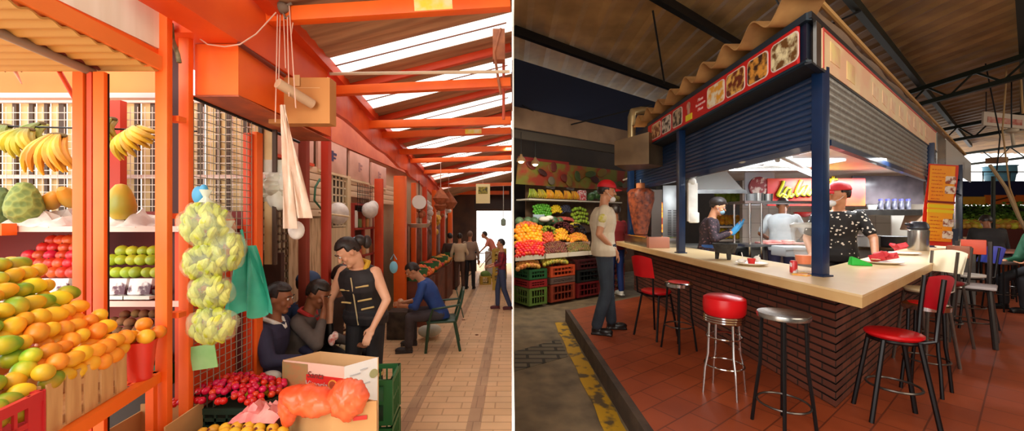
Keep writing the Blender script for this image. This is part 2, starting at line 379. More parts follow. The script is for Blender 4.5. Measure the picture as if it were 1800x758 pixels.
truss(9.6, 4.2, 12.5, 3.04, 2.68, 'dark green steel roof truss just right of the kiosk roof')
truss(14.6, 6, 15, 3.0, 2.58, 'second dark steel roof truss, beyond the hanging sign')
truss(20.3, 9, 17, 2.9, 2.4, 'farthest dark steel roof truss above the blue tank')
braces = [((.2,7.3,EZ+2.2),(.9,7.9,EZ+2.0)),((1.2,7.6,EZ+1.9),(3.2,8.6,EZ+2.6)),((2.1,5.6,EZ+3.1),(2.6,6.4,EZ+2.3)),((5.2,5.6,EZ+3.1),(3.4,6.6,EZ+2.4))]
for k, (a, b) in enumerate(braces):
    tag(B().cyl(a, b, .015, n=6).build('brace_rod', BLACKM), ['thin brace rod at the left end under the hall roof','thin brace rod over the navy band','thin brace rod beside the long dark purlin','thin brace rod above the kiosk roof'][k], 'rod')
# ---------------------------------------------------------------- left stalls
def post(name, lab, x0, x1, Y, z0, z1, m=ORANGE, d=.07, grp='orange steel posts of the stall row'):
    o = B().box((0,0,(z1-z0)/2), (x1-x0, d, z1-z0), bev=.004).build(name, m, loc=((x0+x1)/2, Y, z0)); return tag(o, lab, 'post', grp)
def xp(px, Y): return (px-900)/F*Y
tp = thing('twin_post', 'tall twin orange post with dark slots in front of the fruit shelves', 'post', (xp(160,1.95), 1.95, 0))
B().box((-.06,0,1.33),(.056,.02,2.66),bev=.004).build('upright', ORANGE, tp); B().box((.048,0,1.33),(.058,.02,2.66),bev=.004).build('upright', ORANGE, tp)
B().box((-.008,.005,1.33),(.026,.015,2.66)).build('channel', ORANGE_D, tp); B().box((-.006,.022,1.33),(.15,.008,2.66)).build('slot', DARK, tp)
lp = thing('ladder_post', 'orange double post joined by rungs, banana bags hang from it', 'post', (0,0,0))
B().box((xp(288,2.05),2.05,1.6),(.066,.035,3.2),bev=.004).build('upright', ORANGE, lp)
B().box((xp(327,2.2),2.2,1.6),(.06,.035,3.2),bev=.004).build('upright', ORANGE, lp)
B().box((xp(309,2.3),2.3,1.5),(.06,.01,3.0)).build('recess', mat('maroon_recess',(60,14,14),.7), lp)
for y in (210, 380, 553): B().box((xp(310,2.12),2.12,W(0,y,2.12).z),(.07,.05,.03)).build('rung', ORANGE, lp)
B().tube([W(300,40,2.1),W(303,70,2.12),W(312,95,2.1),W(315,110,2.1)], .012).build('rag', mat('grey_rag',(140,130,100),.9,c2=(90,100,60),sc=30), lp)
post('stall_post','dark red orange post left of the seated group, behind the banana bags', xp(433,2.75), xp(444,2.75), 2.75, 0, EZ+.62, ORANGE_D)
post('stall_post','orange red post immediately left of the seated group', xp(446,2.8), xp(457,2.8), 2.8, 0, EZ+.64, ORANGE)
post('stall_post','slim red orange post behind the standing woman', xp(567,3.8), xp(580,3.8), 3.8, 0, EZ+.95, mat('red_orange',(200,58,34),.5))
post('stall_post','short maroon post behind the seated group', xp(517,3.5), xp(531,3.5), 3.6, 0, EZ+.75, mat('maroon_post',(150,62,44),.6))
post('stall_post','wide bright orange post behind the man in blue', -2.0, -1.81, 6.4, 0, EZ+.72, ORANGE, .12)
post('stall_post','dark orange post left of the wide bright one', -2.15, -2.03, 5.9, 0, EZ+.62, ORANGE_D)
for k, (Y, w) in enumerate(((7.4,.09),(8.3,.1),(9.3,.1),(10.4,.12),(11.6,.14))):
    post('stall_post', ['slim orange post past the wide one, with a scale before it','orange post near the hanging gourds','orange post beyond the hanging gourds','orange post beside the far standing group','last orange post before the end wall'][k], -1.98, -1.98+w, Y, 0, EZ+.7, ORANGE_D if k % 2 else ORANGE)
# overhang boxes
ob = B(); ob.span((-2.25,2.12,EZ+1.05),(-1.62,3.3,EZ+1.56)); ob.span((-1.80,1.80,EZ+1.05),(-1.62,2.12,EZ+1.56))
tag(ob.build('overhang', mat('overhang_orange',(238,96,26),.5,c2=(222,76,16),sc=2), smooth=False), 'big orange boxed overhang at the upper left above the aisle', 'overhang')
hb = thing('shutter_housing', 'orange box housing under the overhang with a rusty underside', 'housing', (0,0,0))
B().span((-1.90,2.25,EZ+.74),(-1.64,3.4,EZ+1.045)).build('cover', ORANGE, hb, smooth=False)
B().grid(lambda u,v: (-1.91+.28*u, 2.24+1.15*v, EZ+.735-.03*v), 2, 4, .008).build('underside', mat('rusty_plate',(190,92,48),.5,c2=(150,70,44),sc=6), hb)
B().cyl((-1.91,2.24,EZ+.725),(-1.93,3.4,EZ+.69),.012).build('edge_rod', BLACKM, hb)
tag(B().cyl(W(420,77,2.22),W(500,133,2.66),.014).build('rail_rod', mat('rail_brown',(110,40,26),.5)), 'dark red rod along the lower edge of the overhang', 'rod')
# awning over the fruit stall
aw = thing('stall_awning', 'awning frame over the fruit stall with ribbed tan underside and white panel', 'awning', (0,0,0))
B().box((-1.915,1.58,EZ+.865),(.05,1.0,.075),(-.06,0,0)).build('orange_edge', ORANGE_L, aw)
B().box((-1.93,1.58,EZ+.915),(.03,1.0,.05),(-.06,0,0)).build('upper_edge', ORANGE, aw)
B().span((-1.94,1.1,EZ+.92),(-1.91,2.07,EZ+1.6)).build('white_panel', mat('awning_white',(240,232,214),.6,c2=(230,218,196),sc=3,stretch=(1,6,.3)), aw)
B().grid(lambda u,v: (-3.2+1.29*u, 1.05+1.0*v, EZ+.845-.04*v+.008*math.sin(v*90)), 2, 90, .01).build('underside', mat('tan_ribbed',(196,148,76),.7), aw)
tag(B().cyl((-2.21,1.3,EZ+.83),(-2.21,1.98,EZ+.77),.022).build('roller_tube', mat('grey_tube',(150,138,124),.45,.3)), 'grey roller tube under the fruit stall awning', 'tube')
tag(B().cyl((-2.22,1.28,EZ+.865),(-2.2,2.0,EZ+.80),.014).build('rail_rod', MATS['rail_brown']), 'dark brown rail just above the grey roller tube', 'rail')
hd = thing('header_board', 'light orange header board above the hanging bananas', 'board', (0,2.3,0))
B().span((-4.2,-.02,EZ+.76),(-2.15,.02,EZ+.94)).build('board', ORANGE_L, hd); B().span((-4.2,-.03,EZ+.73),(-2.15,.02,EZ+.76)).build('lower_strip', mat('pale_strip',(226,196,196),.6), hd)
hk = thing('hook_rail', 'orange rail with wire hooks under the stall awning', 'rail', (0,2.1,0))
B().box((-3.4,0,EZ+.885),(1.5,.03,.035)).build('rail', ORANGE, hk)
for k, x in enumerate((-2.98,-2.87,-2.78,-2.69)):
    B().tube([(x,-.02,EZ+.87),(x+.01,-.03,EZ+.83),(x-.015,-.03,EZ+.81),(x-.03,-.03,EZ+.83)], .004, 6).build('hook', BLACKM, hk)
tag(B().cyl(W(97,112,2.05),W(136,182,2.05),.011).build('diagonal_brace', ORANGE_D), 'thin orange diagonal brace left of the twin post', 'brace')
tag(B().cyl(W(25,122,2.05),W(38,147,2.05),.009,.003).box(W(22,121,2.05),(.03,.01,.02)).build('pegs', mat('peg_pink',(230,180,160),.6)), 'small pale clip hanging from the hook rail', 'clip')
# back wall of the stall: cream slats, dark bars, white mesh
bw = thing('slatted_screen', 'cream slatted screen with dark bars behind the fruit shelves', 'screen', (0,2.98,0))
cs = B(); db = B(); random.seed(3)
x = -4.6
while x < -1.98:
    w = random.uniform(.045,.1); cs.box((x+w/2, .04, EZ+.28),(w,.015,1.3)); x += w
    w = random.uniform(.03,.055); db.box((x+w/2, .02, EZ+.28),(w*.8,.02,1.3)); x += w
cs.build('slats', mat('slat_cream',(226,198,140),.6,c2=(198,166,112),sc=4,emis=0), bw, smooth=False); db.build('bars', mat('slat_dark',(74,52,36),.6), bw, smooth=False)
for z in (.93, .33): B().box((-3.3, 0, EZ+z),(2.7,.025,.03)).build('crossbar', mat('pinkish_bar',(216,186,176),.6), bw)
def mesh_panel(name, lab, p0, p1, z0, z1, step, m, r=.0028, grp=None):
    p0 = Vector(p0); p1 = Vector(p1); L = (p1-p0).length; b = B(); n = int(L/step)
    for k in range(n+1): q = p0.lerp(p1, k/max(n,1)); b.cyl((q.x,q.y,z0),(q.x,q.y,z1),r,n=5)
    for k in range(int((z1-z0)/step)+1): b.cyl((p0.x,p0.y,z0+k*step),(p1.x,p1.y,z0+k*step),r,n=5)
    return tag(b.build(name, m), lab, 'mesh', grp)
WIRE = mat('white_wire',(226,218,206),.5)
mesh_panel('wire_mesh','white wire mesh hung behind the bananas',(-4.3,2.86,0),(-1.96,2.86,0),EZ-.02,EZ+.85,.055,WIRE)
mesh_panel('wire_mesh','grey wire mesh panel behind the banana bags and berries',(-1.9,2.24,0),(-1.9,2.74,0),.55,EZ+.70,.05,mat('grey_wire',(150,140,120),.5,.3))
# shelves
SH = mat('shelf_pink',(232,190,178),.5)
shelf = thing('fruit_shelving', 'open steel shelving behind the orange posts, pale red shelf edges', 'shelving', (-3.05,2.5,0))
for z, d in ((EZ-.052,.5),(EZ-.50,.5)):
    s_ = B().box((0,0,z-.012),(2.2,d,.02)).build('shelf', mat('shelf_red',(206,92,70),.5), shelf)
    B().box((0,-d/2,z-.012),(2.2,.012,.034)).build('shelf_edge', SH, s_)
B().box((-.0,.24,EZ-.9),(2.2,.02,1.9)).build('back_panel', mat('crate_maroon',(112,36,30),.7), shelf)
B().span((-1.09,-.24,0),(-1.05,.24,EZ)).build('upright', ORANGE_D, shelf); B().span((1.02,-.24,0),(1.06,.2,EZ)).build('upright', ORANGE_D, shelf)
tag(B().box((0,0,0),(.12,.05,1.15)).build('red_pillar', mat('pillar_red',(196,58,34),.6), loc=(xp(203,2.8),2.8,EZ+.3)), 'red orange pillar inside the stall behind the papaya', 'pillar')
post('twin_backing','orange corner block by the upper shelf at the left edge', xp(-40,2.2), xp(17,2.2), 2.2, EZ-.10, EZ-.03)
# ---- fruit prototypes
def proto(name, m, r, shape='round', stem=False):
    b = B()
    if shape == 'round': b.sph((0,0,0), r, u=14, v=9)
    elif shape == 'mango':
        b.sph((0,0,0), (r*.95, r*1.2, r*.95), u=16, v=11)
        for v in b.bm.verts: v.co.x += .18*r*math.sin(v.co.y/r*1.2); v.co.z *= 1-.12*v.co.y/r
    elif shape == 'pear':
        b.lathe([(0,r*1.35),(r*.2,r*1.32),(r*.42,r*.95),(r*.62,r*.45),(r*.98,-.15*r),(r*.9,-.65*r),(r*.5,-.95*r),(0,-1.0*r)][::-1], n=14)
    elif shape == 'papaya':
        b.lathe([(0,-1.5*r),(r*.5,-1.42*r),(r*.92,-.9*r),(r*1.0,-.3*r),(r*.85,.45*r),(r*.62,1.1*r),(r*.35,1.5*r),(0,1.6*r)], n=20)
    o = b.build(name, m); 
    if stem: B().cyl((0,0,r*.9),(0,0,r*1.12),.0035,n=5).build('stem', mat('stem_brown',(90,64,34),.8), o)
    return o
def place(p, pts, label, cat, group, first=[None], jit=.1, rot=True, sc=.08):
    """the prototype goes to the first point, copies to the others"""
    for i, q in enumerate(pts):
        o = p if i == 0 else dup(p)
        o.location = q; s_ = 1+random.uniform(-sc, sc); o.scale = (s_*random.uniform(.95,1.05), s_, s_)
        if rot: o.rotation_euler = (random.uniform(-.5,.5), random.uniform(-.5,.5), random.uniform(0, 6.3) if rot != 'view' else math.atan2(-q[0], q[1])+random.uniform(-.6,.6))
        tag(o, label, cat, group)
def hexpts(u0, u1, v0, v1, d, jit=.12):
    P = []; j = 0; v = v0
    while v <= v1+1e-6:
        u = u0+(d/2 if j % 2 else 0)
        while u <= u1+1e-6:
            P.append((u+random.uniform(-jit,jit)*d, v+random.uniform(-jit,jit)*d)); u += d
        v += d*.87; j += 1
    return P
# ---- orange table with crates and the big mango heap
TA = Vector((-1.92, 2.02, 0)); TU = Vector((.268,-.963,0)); TV = Vector((-.963,-.268,0)); TR = math.atan2(TU.y, TU.x)
def T(u, v, z): return TA+TU*u+TV*v+Vector((0,0,z))
ft = thing('fruit_table', 'orange steel table carrying the mango crates', 'table', TA, TR)   # local x along u, local -y along v
def TL(u, v, z): return (u, -v, z)
tz = EZ-.83
B().box((.6,-.45,tz-.04),(1.24,.035,.055)).box((.6,.005,tz-.028),(1.24,.04,.055)).box((-.01,-.22,tz-.028),(.04,.46,.055)).build('frame', mat('table_orange',(246,116,26),.45), ft)
mp_ = B(); 
for k in range(12): mp_.box((.02+k*.1,-.22,tz-.012),(.006,.44,.006))
for k in range(12): mp_.box((.6,-.02-k*.037,tz-.012),(1.22,.006,.006))
mp_.build('mesh_top', ORANGE_D, ft)
for (a, b_) in ((.03,-.0),(.03,-.43),(1.15,0),(1.15,-.43)): B().box((a,b_,(tz-.055)/2),(.035,.035,tz-.055)).build('leg', ORANGE, ft)
def crate(name, lab, cat, loc, rz, L, Wd, H, m, ribs=10, style='plastic', grp=None, m2=None):
    """slatted crate; origin at the centre of its floor"""
    t = thing(name, lab, cat, loc, rz, grp); b = B(); th = .008
    b.box((0,0,th/2),(L,Wd,th))
    if style == 'plastic':
        for s in (-1,1):
            b.box((0,s*(Wd/2-th/2),H-.018),(L,th*2.2,.036)); b.box((0,s*(Wd/2-th/2),.02),(L,th*1.6,.03))
            b.box((s*(L/2-th/2),0,H-.018),(th*2.2,Wd,.036)); b.box((s*(L/2-th/2),0,.02),(th*1.6,Wd,.03))
            b.box((0,s*(Wd/2-th/2),H*.5),(L,th,.02)); b.box((s*(L/2-th/2),0,H*.5),(th,Wd,.02))
            for k in range(ribs+1):
                b.box((-L/2+L*k/ribs, s*(Wd/2-th/2), H/2),(.012,th,H)); 
            n2 = max(3, int(ribs*Wd/L))
            for k in range(n2+1): b.box((s*(L/2-th/2), -Wd/2+Wd*k/n2, H/2),(th,.012,H))
            for q in (-1,1): b.box((q*(L/2-.03), s*(Wd/2-th/2), H/2),(.06,th*1.3,H)); b.box((q*(L/2-th/2), s*(Wd/2-.03), H/2),(th*1.3,.06,H))
        b.box((0,0,H*.45),(L*.96,Wd*.96,.004))
        b.build('body', m, t, smooth=False)
    else:
        for s in (-1,1):
            n1 = max(3, int(L/.075)); n2 = max(3, int(Wd/.075))
            for k in range(n1): b.box((-L/2+L*(k+.5)/n1, s*Wd/2, H/2+random.uniform(-.004,.004)),(L/n1*.78,.006,H),(0,random.uniform(-.02,.02),0))
            for k in range(n2): b.box((s*L/2, -Wd/2+Wd*(k+.5)/n2, H/2),(.006,Wd/n2*.78,H))
        b.build('slats', m, t, smooth=False); c = B()
        for s in (-1,1):
            for z in (H*.14,H*.84): c.box((0,s*(Wd/2-.008),z),(L,.008,.03)); c.box((s*(L/2-.008),0,z),(.008,Wd,.03))
        c.build('band', m2 or m, t, smooth=False)
    return t
WOOD = mat('crate_wood',(226,182,124),.75,c2=(200,150,94),sc=5,stretch=(4,4,.6))
crate('wooden_crate','slatted wooden crate full of orange mangoes on the orange table','crate', T(.41,.2,tz), TR, .44, .38, .20, WOOD, style='wood', m2=mat('crate_wood_dark',(178,128,80),.8))
REDPL = mat('red_plastic',(206,44,50),.4)
crate('plastic_crate','red plastic crate of mangoes at the lower left corner','crate', T(.90,.2,tz), TR, .46, .44, .20, REDPL, 9)
bk = thing('bucket','small red plastic bucket of oranges at the table end','bucket', T(.08,.02,tz))
B().lathe([(.045,0),(.062,.17),(.068,.20),(.063,.20),(.058,.17),(.042,.01)]).build('pail', mat('red_bucket',(228,52,34),.35), bk)
MG = [mat('mango_yellow',(246,200,34),.42,c2=(226,190,44),sc=9,rnd=.06,sub=.15), mat('mango_green',(120,166,40),.42,c2=(226,190,40),sc=9,rnd=.05,ramp=(.45,.72)), mat('mango_orange',(250,152,26),.42,c2=(246,176,44),sc=8,rnd=.05,sub=.15)]
pts = {0:[],1:[],2:[]}
random.seed(11)
def hz(u, v):
    if u < .63: return EZ-.615+1.0*v
    return EZ-.66+.85*v
for layer in (0, 1):
    for (u, v) in hexpts(.17 if layer == 0 else .2, 1.14, .03, .56, .0625):
        z = min(hz(u, v), EZ-.205-.02*layer)-(.055 if layer else 0)+random.uniform(-.008,.012)
        if z < tz+.05: continue
        nr = v+.35*(u-.2)
        c = 2 if (u < .56 and v < .20) else (1 if random.random() < (.62 if v < .3 else .36) else 0)
        pts[c].append(T(u, v, z))
for u, v, z in ((.06,.02,.225),(.03,-.03,.225),(.11,-.02,.225),(.1,.05,.225),(.07,.01,.28)): pts[2].append(T(u,v,tz+z))
labs = ['yellow mango in the big heap on the orange table','green and yellow mango in the big heap on the orange table','orange mango in the slatted wooden crate']
for c in range(3):
    place(proto('mango', MG[c], .0345, 'mango'), pts[c][:-5] if c == 2 else pts[c], labs[c], 'mango', 'mangoes on the orange table, ' + ['yellow','green','orange'][c], rot='view', sc=.14)
place(proto('orange', MATS['mango_orange'], .037), pts[2][-5:], 'round orange heaped in the small red bucket', 'orange', 'oranges in the red bucket')
# things under the table
cb_ = thing('cardboard_box','open cardboard box under the table end holding oranges','box',(xp(252,2.05),2.1,0),.1)
B().box((0,-.14,.38),(.34,.008,.76)).box((0,.14,.40),(.34,.008,.80)).box((-.17,0,.38),(.008,.28,.76)).box((.17,0,.40),(.008,.28,.80)).box((0,0,.6),(.33,.27,.01)).build('walls', CARD, cb_, smooth=False)
random.seed(5)
place(proto('orange', mat('orange_skin',(246,130,16),.45,c2=(240,112,10),sc=12,rnd=.03), .038), [(xp(252,1.85)+a, 1.86+b-.1, .78+.03*math.cos(a*9)) for a, b in hexpts(-.17,.22,-.1,.1,.072)], 'orange in the box below the table, beside the ladder post', 'orange', 'oranges below the table')
crate('plastic_crate','hidden brown crate standing under the oranges by the ladder post','crate',(xp(252,1.85)+.02,1.78,.5),.0,.44,.28,.24,mat('brown_pl',(150,90,50),.5),8)
crate('plastic_crate','lowest brown crate of the stack under the oranges','crate',(xp(252,1.85)+.02,1.78,0),.0,.44,.28,.5,MATS['brown_pl'],8)
# ---- shelf goods
RND = random.Random(4)
ap = proto('apple', mat('apple_red',(196,30,26),.35,c2=(232,96,50),sc=7,rnd=.04,ramp=(.5,.8)), .036, stem=True)
def rowpts(px0, px1, rows, Y, d, z0): 
    P = []
    for k, (a, b, yy) in enumerate(rows):
        xa, xb = xp(a, Y), xp(b, Y); n = max(1, int(round((xb-xa)/d)))
        for i in range(n+1): P.append((xa+(xb-xa)*i/n+RND.uniform(-.006,.006), Y+k*.03, EZ-(yy-HZ)/F*Y))
    return P
for t_, (a, b, z, lb, c) in enumerate(((20,131,EZ-.415,'dark steel tray of red apples on the middle shelf','red apples'),(186,276,EZ-.415,'dark steel tray of green guavas on the middle shelf','guavas'))):
    X0, X1 = xp(a,2.35), xp(b,2.35)
    tr = thing('fruit_tray', lb, 'tray', ((X0+X1)/2, 2.42, z-.035)); w = X1-X0
    B().box((0,0,-.005),(w+.3,.3,.01)).box((0,-.15,.01),(w+.3,.008,.02)).box((0,-.12,.075),(w+.3,.008,.012)).build('tray_body', mat('tray_dark',(70,52,44),.5,.4), tr)
place(ap, rowpts(0,0,[(60,131,479),(28,131,464),(32,128,451),(46,126,438),(50,120,425)],2.33,.066,0), 'red apple in the heap on the middle shelf', 'apple', 'red apples on the shelf')
gv = proto('guava', mat('guava_green',(198,190,42),.4,c2=(150,172,40),sc=6,rnd=.05), .035, 'round', stem=True)
place(gv, rowpts(0,0,[(190,275,479),(188,276,458),(198,274,443)],2.33,.066,0), 'yellow green guava in the heap on the middle shelf', 'guava', 'guavas on the shelf', rot=False)
for k, (a, b) in enumerate(((66,96),(98,131),(190,232),(236,276))):
    w = xp(b,2.3)-xp(a,2.3); t = thing('berry_pack', ['film wrapped tray of dark berries, leftmost on the second shelf','film wrapped tray of dark berries just left of the twin post','film wrapped tray of dark berries just right of the twin post','film wrapped tray of dark berries beside the ladder post'][k], 'berry tray', ((xp(a,2.3)+xp(b,2.3))/2, 2.33, EZ-.475))
    B().box((0,0,.05),(w,.14,.1),(-.2,0,0),bev=.01).build('wrap', mat('berry_wrap',(236,226,226),.25,c2=(84,30,50),sc=14,ramp=(.48,.58)), t)
    B().box((0,0,-.0),(w+.02,.18,.02)).build('dish', WHITEP, t)
kc = crate('plastic_crate','shallow dark green crate of brown kiwis under the shelves','crate',(-2.36,2.42,0.9),0,.62,.34,.12,mat('green_crate',(24,84,48),.5),8)
tag(B().box((0,0,0),(.6,.3,.9)).build('crate_stack', mat('dark_stack',(34,26,24),.7), loc=(-2.36,2.45,.44)), 'dark boxes under the kiwi crate', 'boxes')
place(proto('kiwi', mat('kiwi_brown',(146,106,62),.85,c2=(120,84,48),sc=20,bump=.3,rnd=.03), .03), [(-2.36+a, 2.40+b, 1.06+(b+.13)*.75) for a, b in hexpts(-.27,.28,-.13,.15,.06)], 'brown kiwi in the green crate under the shelves', 'kiwi', 'kiwis in the green crate')
# upper shelf: soursops, papayas on crumpled paper
def crumple(name, lab, cat, loc, sx, sy, h, m, seed=1, grp=None):
    r = random.Random(seed); b = B(); g = [[r.uniform(0,1) for _ in range(12)] for _ in range(12)]
    b.grid(lambda u,v: ((u-.5)*sx, (v-.5)*sy, h*(g[int(u*10.99)][int(v*10.99)]*.6+.4*math.sin(u*9+seed)**2)*max(.1,1-abs(2*v-1)**3)*max(.15,1-abs(2*u-1)**4)), 11, 11, .004)
    return tag(b.build(name, m, loc=loc), lab, cat, grp)
PAPER = mat('crumpled_paper',(238,230,224),.7,c2=(206,190,184),sc=12)
for k, (a, b) in enumerate(((-30,30),(36,132),(186,276))):
    w = xp(b,2.4)-xp(a,2.4); crumple('crumpled_paper',['crumpled newsprint at the left end of the upper shelf','crumpled newsprint between the soursop and the twin post','crumpled newsprint under the papaya right of the twin post'][k],'paper',((xp(a,2.38)+xp(b,2.38))/2,2.42,EZ-.052),w,.36,.13,PAPER,k+2)
ss = mat('soursop_green',(104,122,58),.7,c2=(140,150,74),sc=30,kind='voronoi',bump=.8)
def fruit1(name, lab, m, px, py, Y, r, shape, rot=(0,0,0), lean=0):
    o = proto(name, m, r, shape); o.location = W(px, py, Y); o.rotation_euler = rot; return tag(o, lab, name)
fruit1('soursop','large dark green soursop on the upper shelf',ss,43,358,2.3,.083,'papaya',(0,0,.3))
fruit1('soursop','soursop cut off by the left edge of the upper shelf',mat('soursop_dark',(72,92,50),.7,c2=(96,112,60),sc=30,kind='voronoi',bump=.8),-2,362,2.32,.075,'papaya')
PAP = mat('papaya_skin',(214,150,34),.45,c2=(150,150,50),sc=4)
fruit1('papaya','big yellow papaya right of the twin post on the upper shelf',PAP,213,356,2.3,.072,'papaya')
fruit1('papaya','orange papaya lying in newsprint right of the soursop',mat('papaya_orange',(220,136,30),.45,c2=(180,140,50),sc=5),90,352,2.4,.05,'papaya',(.9,0,1.2))
fruit1('papaya','orange papaya half hidden by the twin post',MATS['papaya_orange'],122,347,2.42,.055,'papaya',(.9,0,.3))
# bananas
def bunch(lab, px, py, Y, n, L, m, spread, rz=0, up=False, grp='bunches of bananas hung in the fruit stall', lean=0, scale=1.0):
    t = thing('banana_bunch', lab, 'bananas', W(px, py, Y), (0, lean, rz), grp, scale)
    B().sph((0,0,.0),(.02+spread*.25,.015,.018)).build('stalk', mat('banana_stalk',(96,76,40),.8), t)
    rr_ = random.Random(int(px*10))
    for rowi in range(2):
        for k in range(n-rowi):
            f = ((k+rr_.uniform(-.2,.2))/max(n-1-rowi,1)-.5); LL = L*rr_.uniform(.86,1.06); pp = []; rr = []
            for i in range(8):
                s = i/7
                pp.append((f*spread*(.35+1.25*s), -.015-.07*math.sin(s*PI*.85)+.04*rowi, -LL*(.93-.1*rowi)*s*math.cos(f*.9)))
                rr.append((.007,.015,.0195,.021,.021,.019,.014,.005)[i])
            B().tube(pp, rr, 7).build('banana', m, t)
    return t
BY = mat('banana_ripe',(228,160,24),.5,c2=(196,132,30),sc=9,rnd=.03); BG = mat('banana_green',(150,160,44),.5,c2=(110,130,40),sc=7,rnd=.05); BM = mat('banana_mid',(192,170,34),.5,c2=(140,140,40),sc=7,rnd=.04)
bunch('green bananas cut off at the left edge, hanging in the fruit stall', 8, 222, 2.5, 5, .18, BG, .10, .3)
bunch('greenish yellow banana bunch left of the ripe one', 45, 228, 2.45, 6, .2, BM, .14, .2)
bunch('short green banana bunch behind, between the ripe and greenish ones', 72, 218, 2.55, 4, .2, BG, .09, -.2)
bunch('ripe yellow orange plantain bunch left of the twin post', 100, 238, 2.4, 6, .29, BY, .17, .1)
bunch('greenish banana bunch just right of the twin post', 196, 210, 2.5, 4, .2, BM, .08)
bunch('yellow banana bunch leaning right, beside the ladder post', 232, 228, 2.42, 7, .2, mat('banana_yellow',(214,160,26),.5,c2=(160,130,30),sc=8,rnd=.03), .17, 0, lean=-.6)
tag(B().cyl((-3.6,2.5,EZ+.62),(-2.1,2.5,EZ+.58),.006).build('hanging_wire', BLACKM), 'thin wire from which the bananas hang', 'wire')
# ---- bagged green bananas on the ladder post
BAGM = mat('clear_plastic',(236,240,196),.12,alpha=.20,bump=1.0,sc=22,coat=.6)
BB = mat('bagged_banana',(150,162,40),.5,c2=(196,190,66),sc=14)
def bag(lab, px, py, Y, rx, rz_, n, seed, twist=True):
    c = W(px, py, Y); t = thing('banana_bag', lab, 'bag of bananas', c, 0, 'plastic bags of small green bananas'); r = random.Random(seed)
    b = B()
    for k in range(n):
        th = r.uniform(0, 6.28); ph = r.uniform(-1.2,1.3); cx = rx*.74*math.cos(ph)*math.cos(th); cy = .06*math.cos(ph)*math.sin(th); cz = rz_*.76*math.sin(ph)
        dx = r.uniform(-.5,.5); pp = []
        for i in range(5):
            s = i/4-.5; pp.append((cx+dx*s*.07, cy-.010*math.cos(s*3), cz+s*.055))
        b.tube(pp, [.010,.017,.019,.017,.009], 7)
    o = b.build('small_bananas', BB, t); o['kind'] = 'stuff'
    g = B().sph((0,0,0),(rx,.09,rz_),u=26,v=18)
    for v in g.bm.verts:
        k = 1+.07*math.sin(v.co.x*60+v.co.z*40+seed); v.co *= k
    g.build('film', BAGM, t)
    B().lathe([(.035,0),(.012,.03),(.03,.07)], (0,0,rz_*.93)).build('knot', mat('film_white',(226,230,210),.3,alpha=.6), t)
bag('topmost large plastic bag of small green bananas on the ladder post', 362, 395, 2.06, .145, .13, 70, 1)
bag('plastic bag of green bananas at the right of the topmost one', 402, 442, 2.1, .085, .11, 40, 2)
bag('middle plastic bag of green bananas', 362, 462, 2.05, .12, .10, 50, 3)
bag('plastic bag of green bananas just under the middle one', 372, 512, 2.06, .12, .10, 50, 4)
bag('lowest plastic bag of green bananas on the ladder post', 374, 572, 2.05, .135, .10, 60, 5)
tag(B().sph((0,0,0),(.035,.02,.05)).sph((.03,0,.03),(.02,.02,.03)).build('blue_knot', mat('blue_plastic',(70,150,190),.5), loc=W(349,343,2.1)), 'blue plastic twist tied above the banana bags', 'plastic twist')
tag(B().box((0,0,0),(.15,.006,.14),(0,-.15,0),bev=.002).build('green_card', mat('card_green',(120,176,104),.6,c2=(150,196,130),sc=5), loc=W(358,628,2.2)), 'pale green card tied low on the ladder post under the banana bags', 'card')
tb = thing('teal_bag','teal plastic bag hanging behind the banana bags','bag',W(430,432,2.35))
def tealf(u, v):
    w = .05+.11*min(1, u*1.1); return (((v-.5)*2)*w+.015*math.sin(v*19)+u*.03, .03*math.sin(v*14+u*3), -.43*u-.02*math.sin(v*12)*u)
TEAL = mat('teal_plastic',(60,178,150),.4,c2=(40,150,128),sc=6)
B().grid(tealf, 12, 22, .004).build('sack', TEAL, tb); B().cyl((0,0,0),(-.02,0,.1),.008).build('handle', TEAL, tb)
# berries, passion fruit, fruit salad near the aisle
st = crate('plastic_crate','dark crate heaped with small red fruit behind the yellow fruit','crate',(-1.78,2.42,.62),0,.56,.34,.14,mat('dark_green_plastic',(30,52,40),.5),8)
tag(B().box((0,0,0),(.7,.5,.62)).build('display_block', mat('maroon_box',(84,40,32),.8), loc=(-1.75,2.42,.31)), 'dark support box under the crate of small red fruit', 'box')
random.seed(9)
place(proto('red_plum', mat('plum_red',(206,18,40),.25,rnd=.03), .021), [(-1.78+a, 2.40+b, .775+.09*(1-(a/.3)**2)*(1-((b)/.25)**2)+random.uniform(-.012,.012)) for a, b in hexpts(-.27,.27,-.16,.14,.043,.3)], 'small shiny red fruit in the heap left of the box', 'small fruit', 'small red fruit in the dark crate')
crate('plastic_crate','low crate of yellow passion fruit at the bottom of the aisle','crate',(-1.48,2.0,.50),0,.56,.3,.16,MATS['dark_green_plastic'],8)
tag(B().box((0,0,0),(.58,.3,.5)).build('display_block', MATS['maroon_box'], loc=(-1.48,2.0,.25)), 'dark support box under the yellow fruit', 'box')
pf = proto('passion_fruit', mat('passion_yellow',(234,186,40),.4,c2=(222,150,40),sc=8,rnd=.03), .032); 
B().sph((0,0,.03),(.01,.01,.006),u=8,v=5).build('eye', mat('fruit_eye',(110,40,20),.8), pf)
for i, (a, b) in enumerate(hexpts(-.26,.25,-.13,.12,.066)):
    o = pf if i == 0 else dup(pf); o.location = (-1.48+a, 2.0+b, .68+.05*(1-(a/.3)**2)); o.rotation_euler = (1.2+random.uniform(-.7,.7), random.uniform(-.6,.6), 0)
    tag(o, 'yellow passion fruit in the low crate', 'passion fruit', 'yellow passion fruit')
pk = crumple('onion_net','pink plastic sack resting at the right end of the yellow fruit','sack',W(462,728,2.2),.26,.2,.09,mat('pink_plastic',(232,120,120),.4,c2=(240,160,150),sc=14),8)
ff = thing('fruit_basket','pale basket of cut yellow and orange fruit beside the printed box','basket',W(472,705,2.55))
